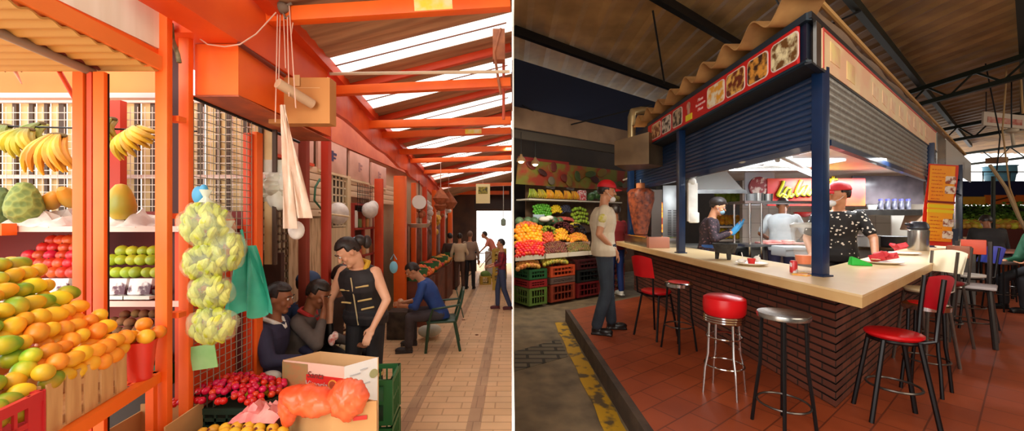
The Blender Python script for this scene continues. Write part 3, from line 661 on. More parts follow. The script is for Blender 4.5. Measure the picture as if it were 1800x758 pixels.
B().lathe([(.09,0),(.13,.05),(.135,.055),(.12,.055),(.085,.01)]).build('dish', mat('pale_basket',(190,170,120),.7), ff)
r = random.Random(2)
for k in range(26): B().sph((r.uniform(-.09,.09), r.uniform(-.08,.08), .05+r.uniform(0,.09)), (.028,.022,.018),(r.uniform(0,3),0,r.uniform(0,3)),8,6).build('fruit_piece', MATS['mango_orange'] if k % 2 else MATS['mango_yellow'], ff)
B().sph((-.02,.06,.14),(.07,.05,.04)).build('plastic_cover', mat('milky_film',(220,216,206),.3,alpha=.55), ff)
tag(B().box((0,0,0),(.3,.3,W(0,705,2.55).z)).build('stool_box', mat('tray_brown',(150,110,76),.7), loc=(W(472,705,2.55).x,2.58,W(0,705,2.55).z/2-.001)), 'brown box the cut fruit basket stands on', 'box')
# boxes in the middle
def quadbox(name, lab, P, z0, z1, m, mats=None, open_top=True):
    """P: four plan corners going round"""
    t = thing(name, lab, 'box', (P[0][0], P[0][1], z0)); P = [Vector((p[0]-P[0][0], p[1]-P[0][1], 0)) for p in P]; c = sum(P, Vector())/4
    for i in range(4):
        a, b = P[i], P[(i+1)%4]; d = (b-a).normalized(); 
        q = B(); mid = (a+b)/2; n = Vector((d.y,-d.x,0)); 
        if n.dot(c-mid) > 0: n = -n
        mid -= n*.004
        q.box((mid.x, mid.y, (z1-z0)/2), ((b-a).length, .006, z1-z0), (0,0,math.atan2(d.y,d.x)))
        q.build('side_panel', (mats or [m]*4)[i], t, smooth=False)
    B().prism([(p.x*.98, p.y*.98) for p in P], .0, .01).build('bottom', m, t, smooth=False)
    return t, P
zt = EZ-.97
pb, P = quadbox('printed_box','open fruit carton, red and green print on the left side, white on the right',[(-1.095,2.45),(-.93,2.62),(-1.40,2.74),(-1.57,2.57)], .36, zt, mat('carton_inner',(214,170,120),.8),
    [mat('carton_white',(242,240,236),.6), MATS['carton_inner'], MATS['carton_inner'], mat('carton_pinkwhite',(236,190,170),.6)])
# print on the left (front) face: corners P0 (near right) -> P3 (left)
fa = Vector((-1.57,2.57,0)); fb = Vector((-1.095,2.45,0)); fd = (fb-fa).normalized(); fang = math.atan2(fd.y, fd.x); fn = Vector((fd.y,-fd.x,0)); FL = (fb-fa).length
def onface(u, z, off=.004): p = fa+fd*(u*FL)+fn*off; return (p.x+1.095, p.y-2.45, z-.36)
def panel(name, u0, u1, z0, z1, m, off=.003, par=pb):
    return B().box(onface((u0+u1)/2,(z0+z1)/2,off),((u1-u0)*FL,.003,z1-z0),(0,0,fang)).build(name, m, par, smooth=False)
panel('green_print',.0,.42,zt-.36,zt-.01,mat('carton_olive',(150,132,84),.6,c2=(186,110,70),sc=11),.002)
panel('red_print',.40,.985,zt-.40,zt-.075,mat('carton_red',(214,34,26),.55),.0025)
label_text('Santa','lettering',.06,mat('letter_brown',(120,60,50),.6),pb,onface(.55,zt-.075,.008),(PI/2,0,fang),.001,.3)
label_text('Vittoria','lettering',.058,mat('letter_grey',(196,170,160),.6),pb,onface(.56,zt-.135,.008),(PI/2,0,fang),.001,.3)
B().cyl(onface(.83,zt-.125,.003),onface(.83,zt-.125,.007),.034,n=24).build('badge', mat('badge_gold',(226,150,60),.5), pb)
B().cyl(onface(.83,zt-.125,.007),onface(.83,zt-.125,.009),.026,n=24).build('badge_centre', mat('badge_red',(176,70,40),.5), pb)
for u, h in ((.42,.12),(.70,.12)):
    p = onface(u, zt-.27,.006); B().box((p[0],p[1],p[2]-h*.3),(.05,.004,h*.7),(0,0,fang)).box((p[0],p[1],p[2]+h*.2),(.016,.004,h*.6),(0,0,fang)).build('bottle_print', mat('bottle_pale',(230,190,170),.6), pb, smooth=False)
ra = Vector((-1.095,2.45,0)); rb_ = Vector((-.93,2.62,0)); rd = (rb_-ra).normalized(); rn = Vector((rd.y,-rd.x,0)); rang = math.atan2(rd.y, rd.x); RL = (rb_-ra).length
def onr(u, z, off=.004): p = ra+rd*(u*RL)+rn*off; return (p.x+1.095, p.y-2.45, z-.36)
B().cyl(onr(.84,zt-.1,.002),onr(.84,zt-.1,.006),.03,n=24).build('badge', mat('badge_olive',(170,168,120),.6), pb)
B().box(onr(.55,zt-.235,.004),(.07,.004,.022),(0,0,rang)).build('hand_slot', mat('slot_dark',(50,34,44),.7), pb)
for u, z, w in ((.3,.07,.07),(.55,.05,.05),(.3,.14,.05),(.6,.15,.06)): B().box(onr(u,zt-z,.003),(w,.003,.008),(0,0,rang)).build('print_line', mat('print_grey',(196,196,200),.6), pb)
crate('plastic_crate','upper green plastic crate right of the printed box','crate',(-1.12,2.93,.36),0.1,.42,.32,.34,mat('green_plastic',(44,110,60),.45),8)
crate('plastic_crate','lower green plastic crate right of the printed box','crate',(-1.12,2.93,.0),0.1,.42,.32,.34,MATS['green_plastic'],8)
crate('plastic_crate','green plastic crate beneath the printed box','crate',(-1.25,2.585,.0),-.2,.5,.22,.35,MATS['green_plastic'],8)
z2 = EZ-1.05
kb, P = quadbox('kraft_box','open plain cardboard box holding orange plastic bags','x' and [(-1.01,2.10),(-.775,2.16),(-1.07,2.27),(-1.31,2.21)], .42, z2, CARD)
for (a, b, c_) in (((-1.01,2.10),(-.775,2.16),.62),):
    a = Vector((a[0],a[1],0)); b = Vector((b[0],b[1],0)); d = (b-a).normalized(); n = Vector((d.y,-d.x,0)); p = a.lerp(b,.62)+n*.004
    B().box((p.x+1.01,p.y-2.10,z2-.42-.085),(.075,.004,.024),(0,0,math.atan2(d.y,d.x)),bev=.0015).build('hand_slot', mat('slot_red',(206,50,40),.6), kb)
tag(B().box((0,0,0),(.46,.24,.42)).build('base_crate', MATS['green_plastic'], loc=(-1.04,2.2,.21), rz=-.1), 'green crate beneath the plain cardboard box', 'crate')
OB = mat('orange_film',(252,84,40),.25,c2=(255,120,70),sc=5,alpha=.72,bump=.3)
def blob(name, lab, c, r, m, seed, amp=.09, cat='bag'):
    b = B().sph((0,0,0), r, u=64, v=40); 
    for v in b.bm.verts:
        d = v.co.normalized(); v.co *= 1+amp*math.sin(d.x*7+seed)*math.cos(d.z*6-seed)+amp*.25*abs(math.sin(d.x*8-d.z*9+seed))+.02*math.sin(d.x*31+d.z*5)
    return tag(b.build(name, m, loc=c), lab, cat)
blob('orange_bag','orange plastic bag drooping over the left side of the cardboard box',W(546,704,2.12),(.165,.10,.075),OB,1).rotation_euler = (0,.22,0)
blob('orange_bag','puffed orange plastic bag at the right of the cardboard box',W(611,702,2.14),(.112,.09,.112),OB,4)
blob('orange_bag','small orange bag hanging down left of the cardboard box',W(507,716,2.12),(.05,.05,.11),OB,2)
# ---- hanging cardboard tube and carton, cords
ct = thing('cardboard_carton','brown cardboard carton hung under the overhang beside a tube','carton',W(535,178,2.75))
B().box((-.01,0,-.01),(.44,.1,.33)).build('body', mat('carton_brown',(200,136,74),.8), ct, smooth=False)
B().box((.04,-.052,.08),(.2,.003,.004)).box((-.02,-.06,.13),(.04,.003,.08)).build('tape', mat('tape_tan',(222,176,120),.5), ct)
tu = thing('cardboard_tube','open ended cardboard tube hanging by cords under the overhang','tube',W(488,146,2.45))
T1 = (Vector((.11,.22,-.07)))
b = B(); n=20; 
for (r0, r1) in ((.034,.026),):
    q = T1.to_track_quat('Z','Y').to_matrix().to_4x4(); L = T1.length
    b.lathe([(r1,0),(r0,0),(r0,L),(r1,L),(r1,.001)], M=q, n=n)
b.build('shell', mat('tube_board',(206,170,136),.7), tu)
B().lathe([(.025,.004),(.025,.008)], M=q).build('bore', DARK, tu)
cords = [((493,5),(490,140)),((498,12),(502,120)),((505,30),(508,170)),((488,10),(484,215)),((515,40),(512,60)),((508,5),(520,190))]
CRD = mat('twine',(222,180,160),.7)
for k, (a, c) in enumerate(cords):
    tag(B().cyl(W(a[0],a[1],2.45),W(c[0],c[1],2.5),.0035,n=5).build('cord', CRD), 'thin pale cord hanging from the roof knot above the tube', 'cord', 'cords above the cardboard tube')
tag(B().sph((0,0,0),(.05,.04,.035)).tube([(-.06,0,.02),(0,0,0),(.07,0,.03)],.008).tube([(0,0,0),(.03,0,-.07),(.05,0,-.05)],.006).build('cord_knot', mat('grey_knot',(120,104,90),.8), loc=W(494,14,2.45)), 'tangled knot of cords and wire tied under the roof', 'knot')
tag(B().tube([W(340,60,2.2),W(365,78,2.2),W(395,82,2.2),W(422,78,2.2),W(450,60,2.3),W(485,22,2.4)], .004, 6).build('cord', CRD), 'slack pale cord looping across the orange overhang', 'cord')
pbm = mat('limp_film',(240,206,180),.3,alpha=.62,c2=(250,226,206),sc=9)
hb2 = thing('hanging_bags','limp roll of clear plastic bags hanging from the cords','bags',W(497,185,2.5))
def hangf(x0, x1, w0, w1, L): return lambda u, v: (x0+(x1-x0)*u+(v-.5)*(w0+(w1-w0)*u)+.006*math.sin(v*16), .015*math.sin(v*11+u*4), -L*u)
B().grid(hangf(0,.05,.04,.085,.82),14,12,.002).build('bag_strip', pbm, hb2); B().grid(hangf(0,.15,.03,.09,.75),14,12,.002).build('bag_strip', pbm, hb2)
tag(B().sph((0,0,0),(.055,.04,.065),u=14,v=10).sph((-.03,0,.06),(.02,.02,.05)).build('white_bundle', mat('white_plastic',(238,232,224),.4,c2=(214,206,200),sc=14,bump=.5), loc=W(521,405,2.6)), 'knotted white plastic bundle at the foot of the hanging bags', 'bag')
crumple('white_sheet','white and green plastic sheet bulging behind the orange red post','sheet',W(478,325,3.0),.30,.2,.1,mat('sheet_pale',(226,226,214),.5,c2=(190,186,160),sc=4),3).rotation_euler = (PI/2,0,0)
tag(B().box((0,0,0),(.3,.02,.34),bev=.009).sph((.05,0,-.1),(.1,.05,.14)).build('white_sheet', MATS['sheet_pale'], loc=W(478,318,3.02)), 'pale plastic sheet draped beside the hanging bags', 'sheet')
# ---------------------------------------------------------------- shop fronts along the aisle (plane X = -2.3)
def shop(name, lab, cat, Y0, Y1, z0, z1, m, x=-2.3, d=.04, grp=None):
    return tag(B().span((x-d, Y0, EZ+z0), (x, Y1, EZ+z1)).build(name, m, smooth=False), lab, cat, grp)
PINK = mat('sign_pinkish', (226,182,160), .6, c2=(206,160,138), sc=3)
INK = mat('sign_ink', (62,56,96), .6)
sg = [(3.55,4.25,.62,1.0),(4.35,5.1,.58,.98),(5.2,5.9,.56,.94),(6.0,6.7,.54,.9)]
for k, (a, b, c, d) in enumerate(sg):
    t = thing('sign_board', ['pinkish sign board over the seated group','pinkish sign board with a dark square letter, behind the slim red post','faded pinkish sign board, second past the slim red post','faded pinkish sign board just before the wide orange post'][k], 'sign', (-2.26,(a+b)/2,EZ+(c+d)/2), 0)
    B().box((0,0,0),(.03,b-a,d-c),bev=.004).build('board', PINK, t)
    B().box((.0,0,-(d-c)/2-.02),(.05,b-a,.03)).build('lower_rail', ORANGE_D if k == 0 else CREAM, t)
    if k: B().box((.018,-.03,.0),(.004,.05,.13)).box((.018,.03,.03),(.004,.09,.03)).box((.018,.03,-.02),(.004,.05,.022)).build('letter', INK if k == 1 else mat('ink_faded',(176,136,130),.6), t)
shop('upper_panel','orange panel above the pinkish sign boards','panel',3.3,13,.96,1.42,mat('upper_orange',(206,104,54),.6,c2=(186,84,42),sc=3),-2.24)
def roller(lab, Y0, Y1, z0, z1, m, x=-2.27):
    t = thing('roller_shutter', lab, 'shutter', (x, (Y0+Y1)/2, EZ+z0)); n = max(3, int((z1-z0)/.075)); b = B()
    for k in range(n): b.box((0,0,(k+.5)*(z1-z0)/n),(.028,Y1-Y0,(z1-z0)/n*.9),bev=.006)
    b.build('slats', m, t); return t
roller('cream roller shutter between the white bundle and the slim red post', 3.75, 4.55, .02, .60, mat('shutter_cream',(232,204,168),.6))
roller('cream roller shutter half lowered past the second sign board', 5.25, 5.95, .30, .56, MATS['shutter_cream'])
roller('small cream shutter beside the wide orange post', 6.0, 6.3, .2, .5, MATS['shutter_cream'])
roller('pale shutter just past the wide orange post', 6.6, 7.4, .25, .6, MATS['shutter_cream'])
def lattice(lab, Y0, Y1, z0, z1, step, m, back, x=-2.26):
    t = thing('lattice_grille', lab, 'grille', (x, (Y0+Y1)/2, EZ+z0)); b = B(); L = Y1-Y0; H = z1-z0
    for k in range(int(L/step)+1): b.box((0,-L/2+k*step,H/2),(.012,.02,H))
    for k in range(int(H/step)+1): b.box((0,0,k*step),(.012,L,.02))
    b.build('bars', m, t, smooth=False); B().box((-.03,0,H/2),(.01,L,H)).build('back_panel', back, t, smooth=False)
LC = mat('lattice_cream', (222,206,172), .6)
lattice('dark grille with pale squares behind the seated group', 3.32, 3.78, -.75, .55, .075, mat('lattice_dark',(110,84,60),.6), LC)
lattice('tall cream lattice door right of the slim red post', 4.72, 5.1, -.1, .56, .10, LC, mat('lat_back',(90,74,56),.7))
shop('white_jamb','tall cream door jamb right of the lattice door','jamb',5.12,5.22,-1.9,.58,CREAM,-2.24,.06)
shop('cream_door','cream corrugated door below the lattice, behind the woman','door',4.55,5.1,-1.9,-.12,mat('door_cream',(226,204,166),.6,c2=(206,182,142),sc=6,stretch=(1,8,.3)),-2.26)
shop('cream_door','stained cream door panel behind the seated group','door',3.82,4.5,-1.9,0,mat('door_stained',(220,190,150),.7,c2=(160,120,80),sc=5,stretch=(1,5,.8),ramp=(.45,.75)),-2.27)
tag(B().sph((0,0,0),(.12,.14,.14)).build('white_bundle', MATS['white_plastic'], loc=(-2.15,4.65,EZ+.06)), 'round white plastic bundle just right of the slim red post', 'bundle')
tag(B().tube([(0,0,.35),(0,-.1,.25),(0,-.12,.1),(0,.05,0),(0,.1,-.2)],.012).build('hose', mat('green_hose',(50,110,80),.5), loc=(-2.2,4.3,EZ+.1)), 'thin green hose looped on the cream shutter', 'hose')
tag(B().tube([(0,0,0),(0,.7,-.04)],.012).build('rod', CREAM, loc=(-2.0,3.9,EZ+.06)), 'pale rod across the cream shutter', 'rod')
# open shop with red shelving between the jamb and wide post
shp = thing('red_shelving', 'red shop shelving stocked with goods left of the wide orange post', 'shelving', (-2.28,5.6,0))
for z in (.5,.95,1.35,1.75,2.1): B().box((0,0,z),(.2,.74,.03)).build('shelf', mat('shop_red',(160,48,34),.6), shp)
for y in (-.36,0,.36): B().box((.06,y,1.05),(.04,.04,2.1)).build('upright', MATS['shop_red'], shp)
B().box((-.08,0,1.05),(.02,.74,2.1)).build('back_panel', mat('shop_dark',(84,44,32),.7), shp)
r = random.Random(12); gc = [(206,150,90),(220,200,170),(150,90,50),(230,220,210),(120,130,70),(200,90,60)]
k = 0
for z in (.515,.965,1.365,1.765):
    for i in range(5):
        h = r.uniform(.12,.26); o = B().box((0,0,h/2),(.1,.09,h),bev=.012).build('packet', mat('goods%d'%(k%6),gc[k%6],.6), loc=(-2.24,5.3+i*.14,z)); tag(o,'packed goods on the red shelving left of the wide orange post','goods','goods on the red shelving'); k += 1
tag(B().sph((0,0,0),(.1,.2,.12)).sph((0,.12,.05),(.08,.1,.1)).build('white_sacks', MATS['white_plastic'], loc=(-2.1,5.55,EZ+.12)), 'white plastic sacks on top of the red shelving', 'sacks')
mesh_panel('wire_mesh','dark wire mesh over the top of the red shelving',(-2.18,5.3,0),(-2.18,5.85,0),EZ+.1,EZ+.5,.06,BLACKM,.004)
# weighing scale, fans, gourds
sc_ = thing('hanging_scale','round white hanging scale past the wide orange post','scale',(-1.72,6.95,EZ+.30))
B().cyl((0,-.02,0),(0,.02,0),.13,n=24).build('dial', WHITEP, sc_, rz=.5); B().cyl((0,0,.12),(0,0,.4),.008).build('hook_rod', BLACKM, sc_); B().cyl((0,0,-.13),(0,0,-.4),.006).build('chain', BLACKM, sc_)
B().lathe([(.0,0),(.16,.0),(.22,.07),(.21,.07),(.15,.01),(0,.01)],(0,0,-.47)).build('pan', mat('pan_grey',(196,176,156),.4,.3), sc_)
gm = mat('basket_brown',(186,104,64),.8,c2=(150,80,46),sc=14)
for k, (x, y, z, s) in enumerate(((-1.5,7.9,.42,.17),(-1.45,8.6,.36,.2),(-1.6,8.4,.28,.15))):
    t = thing('hanging_gourd', ['brown woven basket hanging high, nearest of the three','brown woven basket hanging farther along the eave','small brown woven basket hanging lowest of the three'][k], 'basket', (x,y,EZ+z))
    B().lathe([(0,-s*.8),(s*.6,-s*.65),(s,0),(s*.6,s*.6),(s*.2,s*1.1),(.01,s*1.3)],n=16).build('body', gm, t); B().cyl((0,0,s*1.2),(0,0,.95),.005).build('string', CRD, t)
yc = thing('hanging_card','yellow card with a dark picture hanging from the seventh tie','sign',(xp(849,8.05),8.05,EZ))
B().box((0,0,.53),(.30,.006,.42)).build('card', mat('card_cream',(238,220,160),.6), yc); B().box((0,-.006,.60),(.2,.004,.15)).build('picture', mat('card_picture',(176,160,50),.6,c2=(70,66,40),sc=20), yc); B().cyl((0,0,.73),(0,0,1.0),.004).build('string', CRD, yc)
# far market stalls on the left
for k, Y in enumerate((6.95, 8.0, 9.1, 10.4)):
    lab = ['fruit stand in green tubs behind the green chair','reddish fruit stand past the man in blue','far fruit stand left of the standing group','farthest fruit stand near the end wall'][k]
    t = thing('fruit_stand', lab, 'stand', (-1.75, Y, 0))
    B().box((0,0,.4),(.5,.8,.8)).build('counter', mat('stand_brown',(124,66,44),.7,c2=(96,52,38),sc=4), t, smooth=False)
    B().lathe([(.16,0),(.2,.2),(.18,.2),(.14,.01)],(.05,-.25,.8)).build('tub', mat('tub_green',(60,120,70),.5), t)
    B().box((-.3,0,1.3),(.04,.8,1.0)).build('rear_board', mat('stand_back',(150,86,56),.7,c2=(100,60,40),sc=9), t)
    r = random.Random(k+40); b = B()
    pts_ = [(-1.75+a, Y+b_, .84+.14*(1-abs(a)/.3)) for a, b_ in hexpts(-.22,.22,-.36,.38,.085)]
    place(proto('market_fruit', mat('far_orange%d'%k,[(236,120,40),(220,90,40),(226,150,50),(216,110,60)][k],.5,rnd=.06), .04), pts_, 'round orange fruit on the ' + ['stand behind the green chair','reddish stand past the man in blue','stand left of the standing group','farthest stand near the end wall'][k], 'fruit', 'fruit on far stand %s' % 'abcd'[k])
for k, (Y, z, m) in enumerate(((7.7,.1,'basket_brown'),(8.9,.15,'white_plastic'),(10.0,.3,'basket_brown'),(9.6,-.1,'far_orange2'),(11.2,.2,'white_plastic'))):
    b = B(); r = random.Random(k)
    for j in range(9): b.sph((r.uniform(-.08,.08), r.uniform(-.15,.15), r.uniform(-.25,.25)), r.uniform(.05,.09), u=10, v=7)
    tag(b.build('hanging_goods', MATS[m], loc=(-1.95,Y,EZ+z)), ['brown gourds strung before the shop past the scale','white goods strung near the far group','brown goods strung under the eave at the far group','orange goods strung beside the far group','white goods strung near the end wall'][k], 'hanging goods')
# yellow crates and odds at the end
for k in range(5):
    crate('plastic_crate', ['lowest','second lowest','middle','second highest','topmost'][k]+' yellow crate of the stack at the far end of the aisle','crate',(-.34,10.15,.215*k),random.Random(k).uniform(-.05,.05),.36,.46,.21,mat('yellow_plastic',(196,160,50),.5),5)
crate('plastic_crate','low yellow crate on the floor left of the far crate stack','crate',(-.78,10.9,0),.2,.3,.3,.24,MATS['yellow_plastic'],5)
tag(B().sph((0,0,.05),(.14,.1,.09)).sph((.1,0,.02),(.07,.07,.07)).build('greens', mat('leaf_green',(120,150,70),.7), loc=(-.78,10.9,.24)), 'green leaves in the low yellow crate', 'greens')
bic = thing('bicycle','pale bicycle parked near the bright end opening','bicycle',(-1.05,12.2,0),.3)
for x in (-.5,.5): B().tube([(x+.3*math.cos(i*PI/10),0,.32+.3*math.sin(i*PI/10)) for i in range(20)],.02,6,True).build('wheel', mat('tyre',(150,120,90),.6), bic)
B().tube([(-.5,0,.32),(-.15,0,.75),(.35,0,.78),(.5,0,.32)],.018).tube([(-.15,0,.75),(0,0,.3),(.38,0,.75)],.018).tube([(.36,0,.76),(.33,0,.98),(.2,.1,1.0)],.014).build('frame', mat('bike_frame',(190,160,130),.5), bic)
B().sph((-.18,0,.8),(.12,.05,.03)).build('saddle', BLACKM, bic)
tag(B().box((0,0,.4),(.6,.5,.8),bev=.03).sph((0,0,.85),(.22,.15,.1)).build('white_counter', WHITEP, loc=(-.6,12.7,0)), 'white covered counter in the bright end opening', 'counter')
lmp = thing('hanging_lantern','small grey green lantern hanging in the bright opening','lantern',(-.28,12.2,EZ)); B().cyl((0,0,0),(0,0,1.15),.012).build('rod', mat('lantern_rod',(190,200,190),.5), lmp); B().lathe([(.04,-.25),(.08,-.22),(.08,-.05),(.03,0)],n=12).build('body', mat('lantern_green',(150,170,150),.5), lmp)
# ---------------------------------------------------------------- people
def tcap(b, p, q, r0, r1, n=14):
    p = Vector(p); q = Vector(q)
    b.sph(p, r0, u=n, v=9); b.sph(q, r1, u=n, v=9)
    if (q-p).length > 1e-4: b.cyl(p, q, r0, r1, n)
def loft(b, secs):
    """secs: (centre, xaxis, yaxis, rx, ry)"""
    n = 20; R = []
    for c, X, Y, rx, ry in secs:
        R.append([b.bm.verts.new(c+X*(rx*math.copysign(abs(math.cos(t))**.85, math.cos(t)))+Y*(ry*math.copysign(abs(math.sin(t))**.85, math.sin(t)))) for t in [2*PI*j/n for j in range(n)]])
    for a, c in zip(R, R[1:]):
        for j in range(n): b.bm.faces.new((a[j], a[(j+1)%n], c[(j+1)%n], c[j]))
    b.bm.faces.new(R[0][::-1]); b.bm.faces.new(R[-1])
SKIN = {'tan': mat('skin_tan',(206,146,108),.5,sub=.1,c2=(196,134,98),sc=8), 'brown': mat('skin_brown',(150,94,62),.5,sub=.08,c2=(138,84,54),sc=8), 'light': mat('skin_light',(226,172,138),.5,sub=.1,c2=(216,158,124),sc=8)}
HAIRM = mat('black_hair',(26,18,16),.45,c2=(44,30,24),sc=40,bump=.3)
EYEW = mat('eye_white',(226,220,214),.3); EYED = mat('eye_dark',(30,18,12),.2); LIP = mat('lips',(150,74,66),.5)
def person(name, label, loc, rz, skin='tan', pose=None, scale=1.0, vox=.009, top=None, sleeve=.55, bottom=None, shoes=None, hair='short', cap=None, mask=None, female=False, gloves=None, extra=None, leg_r=1.0, group=None, hair_m=None, bulk=1.0):
    P = dict(hip=(0,0,.93), neck=(0,.0,1.44), head=(0,.03,1.625), look=(0,0,0), fwd=0, hipfwd=0,
             elR=(.25,-.03,1.13), wrR=(.25,.06,.88), elL=(-.25,-.03,1.13), wrL=(-.25,.06,.88),
             knR=(.10,.02,.50), anR=(.11,-.01,.09), knL=(-.10,.02,.50), anL=(-.11,-.01,.09), handR=None, handL=None, toeR=None, toeL=None, curl=.5)
    P.update(pose or {})
    K = {k: (Vector(v) if isinstance(v, tuple) and len(v) == 3 and k not in ('look',) else v) for k, v in P.items()}
    root = thing(name, label, 'person', loc, rz, group, scale)
    yaw = math.radians(K['fwd']); X = Vector((math.cos(yaw), math.sin(yaw), 0)); spine = (K['neck']-K['hip']).normalized()
    X = (X-spine*X.dot(spine)).normalized(); Yf = spine.cross(X).normalized()
    hy = math.radians(K['hipfwd']); HX = Vector((math.cos(hy), math.sin(hy), 0)); HY = Vector((-math.sin(hy), math.cos(hy), 0))
    SL = (K['neck']-K['hip']).length; fw = .9 if female else 1.0
    shR = K['neck']+X*.165*fw-spine*.055; shL = K['neck']-X*.165*fw-spine*.055
    hjR = K['hip']+HX*.09; hjL = K['hip']-HX*.09
    def torso(b, g=0, lo=-.06):
        S = []
        A = [(lo,.155,.105),(.04,.168,.115),(.22,.15*(.88 if female else 1),.10),(.42,.14*(.88 if female else 1),.10),(.62,.165*fw,.122 if female else .12),(.80,.175*fw,.11),(.92,.15*fw,.085),(.98,.085,.065)]
        for t, rx, ry in A:
            k = min(1, max(0, t*1.6)); XX = (HX.lerp(X, k)).normalized(); YY = (HY.lerp(Yf, k)).normalized()
            S.append((K['hip'].lerp(K['neck'], t)-Yf*.012*math.sin(t*3), XX, YY, (rx+g)*bulk, (ry+g)*bulk))
        loft(b, S)
    # head frame
    ly, lp_, lr = [math.radians(a) for a in K['look']]
    HM = Matrix.Translation(K['head']) @ Matrix.Rotation(ly, 4, 'Z') @ Matrix.Rotation(-lp_, 4, 'X') @ Matrix.Rotation(lr, 4, 'Y')
    def hp(x, y, z): return HM @ Vector((x, y, z))
    body = B(); torso(body)
    tcap(body, K['neck']-spine*.03, hp(0,-.02,-.07), .056, .05)
    body.sph((0,0,0), (.074,.092,.098), M=HM @ Matrix.Translation((0,-.008,.02)))
    body.sph((0,0,0), (.056,.062,.06), M=HM @ Matrix.Translation((0,.02,-.058)))
    body.sph((0,0,0), (.03,.022,.022), M=HM @ Matrix.Translation((0,.066,-.096)))
    tcap(body, hp(0,.082,.02), hp(0,.102,-.022), .0095, .0155, 10)
    for s in (-1, 1):
        body.sph((0,0,0), (.009,.018,.03), M=HM @ Matrix.Translation((s*.076,-.008,-.005)), u=10, v=7)
        body.sph((0,0,0), (.022,.012,.009), M=HM @ Matrix.Translation((s*.03,.078,.032)), u=10, v=7)
        body.sph((0,0,0), (.022,.02,.02), M=HM @ Matrix.Translation((s*.04,.062,-.03)), u=10, v=7)
    body.sph((0,0,0), (.024,.012,.011), M=HM @ Matrix.Translation((0,.083,-.056)), u=10, v=7)
    for s, sh, el, wr, hd in ((1, shR, K['elR'], K['wrR'], K['handR']), (-1, shL, K['elL'], K['wrL'], K['handL'])):
        tcap(body, sh, el, .048*bulk, .037); tcap(body, el, wr, .037, .026)
        d = (wr-el).normalized() if hd is None else Vector(hd).normalized()
        side = Vector((s*1.0,0,0)); pn = d.cross(Vector((0,1,0)) if abs(d.y) < .8 else Vector((0,0,1))).normalized()   # across the palm
        if pn.y < 0: pn = -pn
        nrm = d.cross(pn).normalized(); 
        if nrm.x*s > 0: nrm = -nrm      # palm side faces the body
        pc = wr+d*.055
        MM = Matrix((( pn.x, d.x, nrm.x, pc.x),(pn.y, d.y, nrm.y, pc.y),(pn.z, d.z, nrm.z, pc.z),(0,0,0,1)))
        tcap(body, wr, wr+d*.03, .025, .028, 10); body.sph((0,0,0), (.037,.045,.016), M=MM, u=12, v=8)
        fr = max(.0085, vox*.95)
        for q, (off, L) in enumerate(((-.029,.062),(-.010,.072),(.010,.078),(.029,.068))):
            c = K['curl']; p0 = wr+d*.09+pn*off; d1 = (d+nrm*c*.5).normalized(); p1 = p0+d1*L*.5; d2 = (d+nrm*c*1.6).normalized(); p2 = p1+d2*L*.5
            tcap(body, p0, p1, fr, fr*.95, 8); tcap(body, p1, p2, fr*.95, fr*.8, 8)
        t0 = wr+d*.03+pn*.028; t1 = t0+(pn*.6+d*.7+nrm*.3).normalized()*.038; t2 = t1+(d+nrm*.4).normalized()*.03
        tcap(body, t0, t1, fr*1.2, fr*1.05, 8); tcap(body, t1, t2, fr*1.05, fr*.85, 8)
    for hj, kn, an, toe in ((hjR, K['knR'], K['anR'], K['toeR']), (hjL, K['knL'], K['anL'], K['toeL'])):
        tcap(body, hj, kn, .078, .05); tcap(body, kn, an, .05, .034)
    remeshed(body, 'body', SKIN[skin], vox, root)
    if top:
        b = B(); torso(b, .014, -.10 if not (pose or {}).get('tuck') else 0)
        if sleeve > 0:
            for sh, el, wr in ((shR, K['elR'], K['wrR']), (shL, K['elL'], K['wrL'])):
                tcap(b, sh, sh.lerp(el, min(1, sleeve)), .06*bulk, .053)
                if sleeve > 1: tcap(b, el, el.lerp(wr, sleeve-1), .05, .04)
        o = remeshed(b, 'shirt', top, vox, root)
    if bottom:
        b = B(); S = []
        for t, rx, ry in ((-.10,.15,.105),(0,.168,.118),(.12,.163,.112),(.18,.155,.108)):
            S.append((K['hip'].lerp(K['neck'], t), HX, HY, (rx+.008)*bulk, (ry+.008)*bulk))
        loft(b, S)
        for hj, kn, an in ((hjR, K['knR'], K['anR']), (hjL, K['knL'], K['anL'])):
            tcap(b, hj, kn, .092*leg_r, .066*leg_r); tcap(b, kn, an.lerp(kn, .05), .066*leg_r, .056*leg_r)
        remeshed(b, 'trousers', bottom, vox, root)
    if shoes:
        for an, kn in ((K['anR'], K['knR']), (K['anL'], K['knL'])):
            toe = K['toeR'] if an is K['anR'] else K['toeL']
            d = Vector(toe) if toe is not None else HY.copy()
            d = Vector((d[0], d[1], 0)).normalized(); a = math.atan2(d.y, d.x)-PI/2; f = Vector((an.x, an.y, an.z-.09))
            b = B(); b.sph(f+d*.10+Vector((0,0,.04)), (.045,.09,.042), (0,0,a)); b.sph(f+Vector((0,0,.05)), (.042,.06,.052), (0,0,a)); tcap(b, f+Vector((0,0,.06)), f+Vector((0,0,.13)), .044, .046)
            b.box(f+d*.06+Vector((0,0,.01)), (.085,.24,.02), (0,0,a))
            remeshed(b, 'shoe', shoes, .008, root)
    hm = hair_m or HAIRM
    def hairshell(kind):
        b = B(); b.sph((0,0,0), 1, u=32, v=22)
        for v in b.bm.verts:
            d = v.co.normalized(); face = d.y > .30 and d.z < .50
            side = abs(d.x) > .55 and d.z < -.05 and d.y > -.35
            low = d.z < -.55
            k = .80 if (face or side or low) else (1.0+.025*math.sin(d.x*23)*math.sin(d.y*19+d.z*11))
            v.co = Vector((d.x*.086*k, d.y*.106*k-.012, d.z*.112*k+.022))
            v.co = HM @ v.co
        return b
